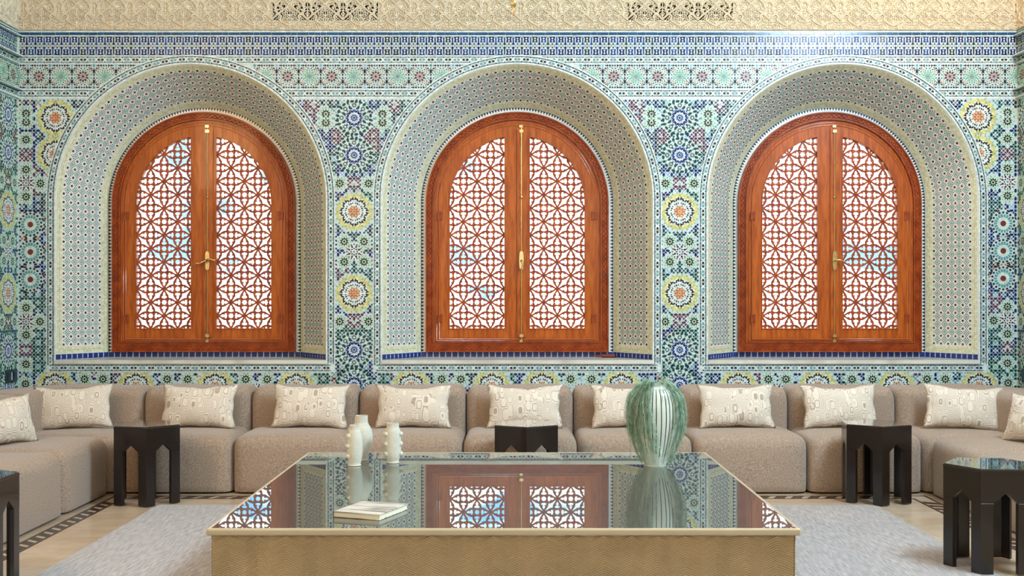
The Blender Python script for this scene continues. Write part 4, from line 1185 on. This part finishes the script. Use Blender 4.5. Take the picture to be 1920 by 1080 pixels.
# ---------------------------------------------------------------- coffee table
TX0, TX1, TY0, TY1, TZ = -1.192, 1.117, 4.634, 6.88, .45
tcx, tcy = (TX0+TX1)/2, (TY0+TY1)/2; hx, hy = (TX1-TX0)/2, (TY1-TY0)/2
ct = thing('coffee_table', 'large square beige coffee table with mirror glass top and zigzag carved sides', 'table', (tcx, tcy, 0))
g = G(); b0 = .018
A = [(-hx-b0, -hy-b0), (hx+b0, -hy-b0), (hx+b0, hy+b0), (-hx-b0, hy+b0)]; B = [(-hx, -hy), (hx, -hy), (hx, hy), (-hx, hy)]
vv = [(x, y, TZ-.028) for x, y in A]+[(x, y, TZ-.028) for x, y in B]+[(x, y, TZ+.001) for x, y in A]+[(x, y, TZ+.001) for x, y in B]
ff = []
for k in range(4):
    q = (k+1) % 4; ff += [(k, q, 4+q, 4+k), (8+k, 12+k, 12+q, 8+q), (k, 8+k, 8+q, q), (4+k, 4+q, 12+q, 12+k)]
g.add(vv, ff); rim = g.obj('rim', m_rim, ct, bevel=.011, seg=4)
g = G(); g.box(-hx, hx, -hy, hy, TZ-.012, TZ); g.obj('glass_top', m_glass, ct)
bi = .014; bx, by = hx-bi+.02, hy-bi+.02
g = G(); g.box(-bx+.012, bx-.012, -by+.012, by-.012, .0085, TZ-.027); body = g.obj('body', m_tbase, ct)
# zigzag relief panels as real ridges
def zig_panel(L, Hp, seed):
    rs = random.Random(seed); zx = [0]; amp = []
    while zx[-1] < L: zx.append(zx[-1]+rs.uniform(.048, .066))
    zx[-1] = L; sg = [(.5 if k % 2 else -.5)*rs.uniform(.7, 1.2)*.028 for k in range(len(zx))]
    pitch = .0095; nr = int(Hp/pitch)+8; V = []; Fq = []; cols = len(zx)
    rows = []
    for j in range(-8, nr*4):
        z = j*pitch/4; ph_ = j % 4
        rows.append((z, [.0002, .0062, .0066, .0010][ph_]))
    rows = [q for q in rows]
    ys = []
    for (z, dd) in rows:
        for k in range(cols):
            zz = min(max(z+sg[k], 0), Hp); V.append((zx[k]-L/2, -dd, zz))
    for j in range(len(rows)-1):
        for k in range(cols-1):
            a = j*cols+k
            if abs(V[a][2]-V[a+cols][2])+abs(V[a+1][2]-V[a+cols+1][2]) < 1e-6: continue
            Fq.append((a, a+1, a+cols+1, a+cols))
    return mesh('zigzag_panel', V, Fq, m_tbase)
zp = zig_panel(2*bx-.02, TZ-.028-.0085, 2); zp2 = zig_panel(2*by-.02, TZ-.028-.0085, 3)
for me_, px, py, rz in ((zp, 0, -by+.012, 0), (zp, 0, by-.012, PI), (zp2, bx-.012, 0, PI/2), (zp2, -bx+.012, 0, -PI/2)):
    o = link_mesh('zigzag_panel', me_, ct); o.location = (px, py, .0085); o.rotation_euler = (0, 0, rz)
g = G(); g.box(-bx+.05, bx-.05, -by+.05, by-.05, .0073, .010); g.obj('plinth', m_foot, ct)

# ---------------------------------------------------------------- things on the table
TT0 = TZ+.001
def vase(label, px, base_y, prof, studs, name='vase'):
    D = (H-TZ)*F/(base_y-VY); X = (px-VX)*D/F
    r = thing(name, label, 'vase', (X, D, TT0), 0)
    prof = spl(prof, 5)
    inner = [(max(.002, q[0]-.006), q[1]) for q in prof[::-1] if q[1] > prof[-1][1]*.5]
    g = G(); g.lathe(prof+inner, 40); o = g.obj('body', m_ceramic, r, smooth=True)
    for a, z, rad, sz in studs:
        g = G(); n = 10; prof2 = [(sz*math.sin(PI*q/n)+1e-4, -sz*math.cos(PI*q/n)) for q in range(n+1)]; g.lathe(prof2, 14)
        s = g.obj('stud', m_ceramic, r, smooth=True); s.location = (rad*math.cos(a), rad*math.sin(a), z)
    return r
# front small vase (studs on its left)
st = [(a, z, .040 if z < .15 else .038, .0135) for z in (.052, .106, .160) for a in (PI*1.0, PI*1.22, PI*.78)]
vase('white stoneware vase, front one of the overlapping pair, knobs on its left', 665, 873,
     [(.001, 0), (.033, 0), (.035, .004), (.033, .012), (.041, .05), (.0435, .10), (.0405, .15), (.033, .185), (.0285, .195), (.028, .215), (.0285, .219)], st)
vase('white stoneware vase, rear taller one of the overlapping pair', 677.5, 863,
     [(.001, 0), (.034, 0), (.035, .004), (.034, .012), (.052, .06), (.064, .115), (.058, .165), (.042, .20), (.037, .215), (.036, .246), (.0365, .25)],
     [(PI, .12, .068, .014), (PI*1.05, .17, .06, .014), (PI*.97, .075, .061, .014)])
st = [(a, z, .043, .0135) for z in (.052, .106, .160) for a in (PI*1.22, PI*.0+.05, PI*1.02, -.25)]
vase('white stoneware vase standing alone to the right of the pair, round knobs both sides', 736.5, 868,
     [(.001, 0), (.033, 0), (.035, .004), (.034, .014), (.044, .045), (.0455, .11), (.0435, .165), (.0365, .19), (.034, .198), (.0335, .215), (.034, .219)], st)
# book
bk = thing('book', 'closed book with a sketchy pale cover lying on the coffee table', 'book', (-.598, 4.95, TT0), math.atan2(-.075, .206))
g = G(); g.box(-.106, .104, -.132, .132, .0025, .0215); g.obj('pages', m_paper, bk, label='cream page block')
g = G(); g.box(-.110, .108, -.136, .136, 0, .0026); g.box(-.110, .108, -.136, .136, .0214, .024); g.box(-.110, -.1072, -.136, .136, 0, .024); g.obj('cover', m_cover, bk, bevel=.0006, seg=1)
# striped vase
Dv = (H-TZ)*F/(873-VY); Xv = (1229-VX)*Dv/F
sv = thing('striped_vase', 'tall white vase with black vertical drip stripes, holding the trailing fern', 'vase', (Xv, Dv, TT0))
prof = spl([(.001, 0), (.056, 0), (.060, .006), (.080, .055), (.108, .13), (.127, .215), (.130, .285), (.124, .345), (.105, .395), (.078, .420), (.068, .430), (.070, .440)], 7)
NS = 150; v = []; f = []; idx = []
inner = [(max(.01, q[0]-.008), q[1]) for q in prof[::-1] if q[1] > .2]
pr = prof+inner
for r_, z in pr:
    for k in range(NS): a = 2*PI*k/NS; v.append((r_*math.cos(a), r_*math.sin(a), z))
rs = random.Random(8); lines = {}; k = 0
while k < NS: lines[k] = rs.choice((.07, .09, .12, .07, .05, .10, .14)); k += rs.choice((4, 5, 5, 6))
for j in range(len(pr)-1):
    for k in range(NS):
        f.append((j*NS+k, j*NS+(k+1) % NS, (j+1)*NS+(k+1) % NS, (j+1)*NS+k))
        idx.append(1 if (k in lines and lines[k] < pr[j][1] < .415 and j < len(prof)) else 0)
f.append(tuple(range(NS))[::-1]); idx.append(0)
link_mesh('body', mesh('body', v, f, [m_glaze, m_drip], idx, smooth=True), sv)
# trailing plant
fr_ = thing('trailing_fern', 'feathery green trailing fern spilling over the striped vase', 'plant', (Xv, Dv, TT0+.43))
rs = random.Random(21); g = G(); gn = G()
def vr(z):
    zz = z+.43
    best = .03
    for (r0, z0), (r1, z1) in zip(prof[:-1], prof[1:]):
        if min(z0, z1) <= zz <= max(z0, z1): best = r0+(r1-r0)*((zz-z0)/((z1-z0) or 1)); break
    else: best = .062
    return best
for k in range(230):
    front = rs.random()
    # thick on the left front, the right and behind; open window at front centre-right
    a = rs.choice((rs.uniform(PI*.85, PI*1.42), rs.uniform(PI*.85, PI*1.42), rs.uniform(-.85, .9), rs.uniform(-.75, .5), rs.uniform(0, 2*PI)))
    aa = a % (2*PI)
    Lf = rs.uniform(.18, .44)
    if PI*1.40 < aa < PI*1.74: Lf = rs.uniform(.03, .12)
    off = rs.uniform(.006, .018) if rs.random() < .8 else rs.uniform(.018, .04)
    pts = [(.03*math.cos(a), .03*math.sin(a), -.02), (.05*math.cos(a), .05*math.sin(a), .022+off*.6)]
    z = .02; n = int(Lf/.014)+3; da = rs.uniform(-.045, .045)
    for q in range(n):
        z -= .014 if q > 1 else .006
        a2 = a+da*q*.5; rad = max(vr(min(z, .012)), pts[-1][0]*0)+off
        if q < 4: rad = max(rad, .066+.012*q)
        rad = max(rad, (vr(-.14)*.93 if z < -.14 else 0)+off*.6) if rs.random() < .999 and off > .03 else rad
        if z < -.425: break
        pts.append((rad*math.cos(a2), rad*math.sin(a2), z))
    pts = [(p_[0]+rs.uniform(-.003, .003), p_[1]+rs.uniform(-.003, .003), p_[2]) for p_ in pts]; g.tube(pts, .0007, 3)
    for p0, p1 in zip(pts[1:-1], pts[2:]):
        for m_ in range(9):
            t_ = m_/9; p = Vector(p0).lerp(Vector(p1), t_); dv = (Vector(p1)-Vector(p0)).normalized()
            e = Vector((rs.uniform(-1, 1), rs.uniform(-1, 1), rs.uniform(-.9, .5))).normalized(); ln = rs.uniform(.006, .013)
            rad_dir = Vector((p.x, p.y, 0)).normalized()
            if e.dot(rad_dir) < -.1: e = e-rad_dir*2*e.dot(rad_dir)
            sd = dv.cross(e)
            if sd.length < .01: continue
            sd = sd.normalized()*.0009
            gn.add([p-sd, p+sd, p+e*ln+dv*.003], [(0, 1, 2)])
g.obj('stem', m_fern, fr_, kind='stuff'); gn.obj('foliage', m_fern, fr_, kind='stuff')

# ---------------------------------------------------------------- switches, stick, chandelier
for X, s_, lb, yy in ((XL, 1, 'dark double switch plate on the left tiled wall', 9.185), (XR, -1, 'dark double switch plate on the right tiled wall', 9.12)):
    z = H-(705-VY)*yy/F
    r = thing('switch_plate', lb, 'switch', (X+s_*.0045, yy, z), 0)
    for q in (-1, 1):
        x0, x1 = sorted((0, s_*.008)); g = G(); g.box(x0, x1, q*.055-.048, q*.055+.048, -.052, .052); p = g.obj('plate', m_switch, r, bevel=.002)
        x0, x1 = sorted((s_*.008, s_*.012)); g = G(); g.box(x0, x1, q*.055-.020, q*.055+.020, -.032, .032); g.obj('rocker', m_switch, p, bevel=.001)
    x0, x1 = sorted((0, s_*.009)); g = G(); g.box(x0, x1, -.006, .006, -.03, .03); g.obj('spacer', ZM[0], r)
g = G(); D2 = YD-.06; X2 = (1134-VX)*D2/F
g.tube([(-.09, 0, 0), (-.03, 0, .0), (-.028, 0, 0), (.085, 0, 0)], [.007, .009, .016, .015], 12)
o = g.obj('wooden_peg', m_stick, smooth=False); o.location = (X2, D2, SILL+.016); tag(o, 'small brown varnished wooden peg lying on the middle window sill', 'peg')

ch = thing('chandelier', 'brass chandelier hanging over the coffee table, only its bottom finial in view', 'chandelier', (.0027, 5.8, 0))
zt = H-(30-VY)*5.8/F
g = G(); pf = [(.001, 0), (.004, .004), (.006, .02), (.010, .034), (.008, .040), (.016, .050), (.021, .062), (.018, .074), (.010, .08), (.016, .09), (.028, .11), (.034, .13), (.028, .15), (.012, .165), (.02, .18), (.05, .20), (.07, .23), (.05, .26), (.02, .28), (.02, .55), (.045, .58), (.02, .62)]
g.lathe([(a*.72, b_+zt) for a, b_ in pf], 24); g.obj('finial', m_brass, ch, smooth=True)
g = G(); g.tube([(0, 0, zt+.6), (0, 0, CEIL-.06)], .012, 10); g.obj('stem', m_brass, ch, smooth=True)
g = G(); g.lathe([(.10, CEIL-.06), (.12, CEIL-.03), (.12, CEIL-.001)], 24); g.obj('ceiling_rose', m_brass, ch)
m_bulb = bpy.data.materials.new('lamp_bulb'); m_bulb.use_nodes = True; b = m_bulb.node_tree.nodes['Principled BSDF']
b.inputs['Emission Color'].default_value = (1, .8, .55, 1); b.inputs['Emission Strength'].default_value = 4
for k in range(8):
    a = 2*PI*k/8; ca, sa = math.cos(a), math.sin(a)
    g = G(); pts = spl([(.02*ca, .02*sa, zt+.5), (.18*ca, .18*sa, zt+.40), (.36*ca, .36*sa, zt+.42), (.45*ca, .45*sa, zt+.55)], 5); 
    P3 = [Vector((.02*ca, .02*sa, zt+.5)), Vector((.18*ca, .18*sa, zt+.40)), Vector((.30*ca, .30*sa, zt+.38)), Vector((.40*ca, .40*sa, zt+.43)), Vector((.45*ca, .45*sa, zt+.55))]
    g.tube(P3, .008, 8); arm = g.obj('arm', m_brass, ch, smooth=True)
    g = G(); g.lathe([(.01, 0), (.03, .01), (.032, .02), (.012, .022), (.012, .07)], 14, (.45*ca, .45*sa, zt+.54)); g.obj('cup', m_brass, arm)
    g = G(); g.lathe([(.008, 0), (.018, .02), (.016, .045), (.002, .075)], 12, (.45*ca, .45*sa, zt+.61)); g.obj('bulb', m_bulb, arm, smooth=True)
print('objects', len(bpy.data.objects), 'tris', sum(sum(len(p.vertices)-2 for p in m.polygons) for m in bpy.data.meshes if m.users))
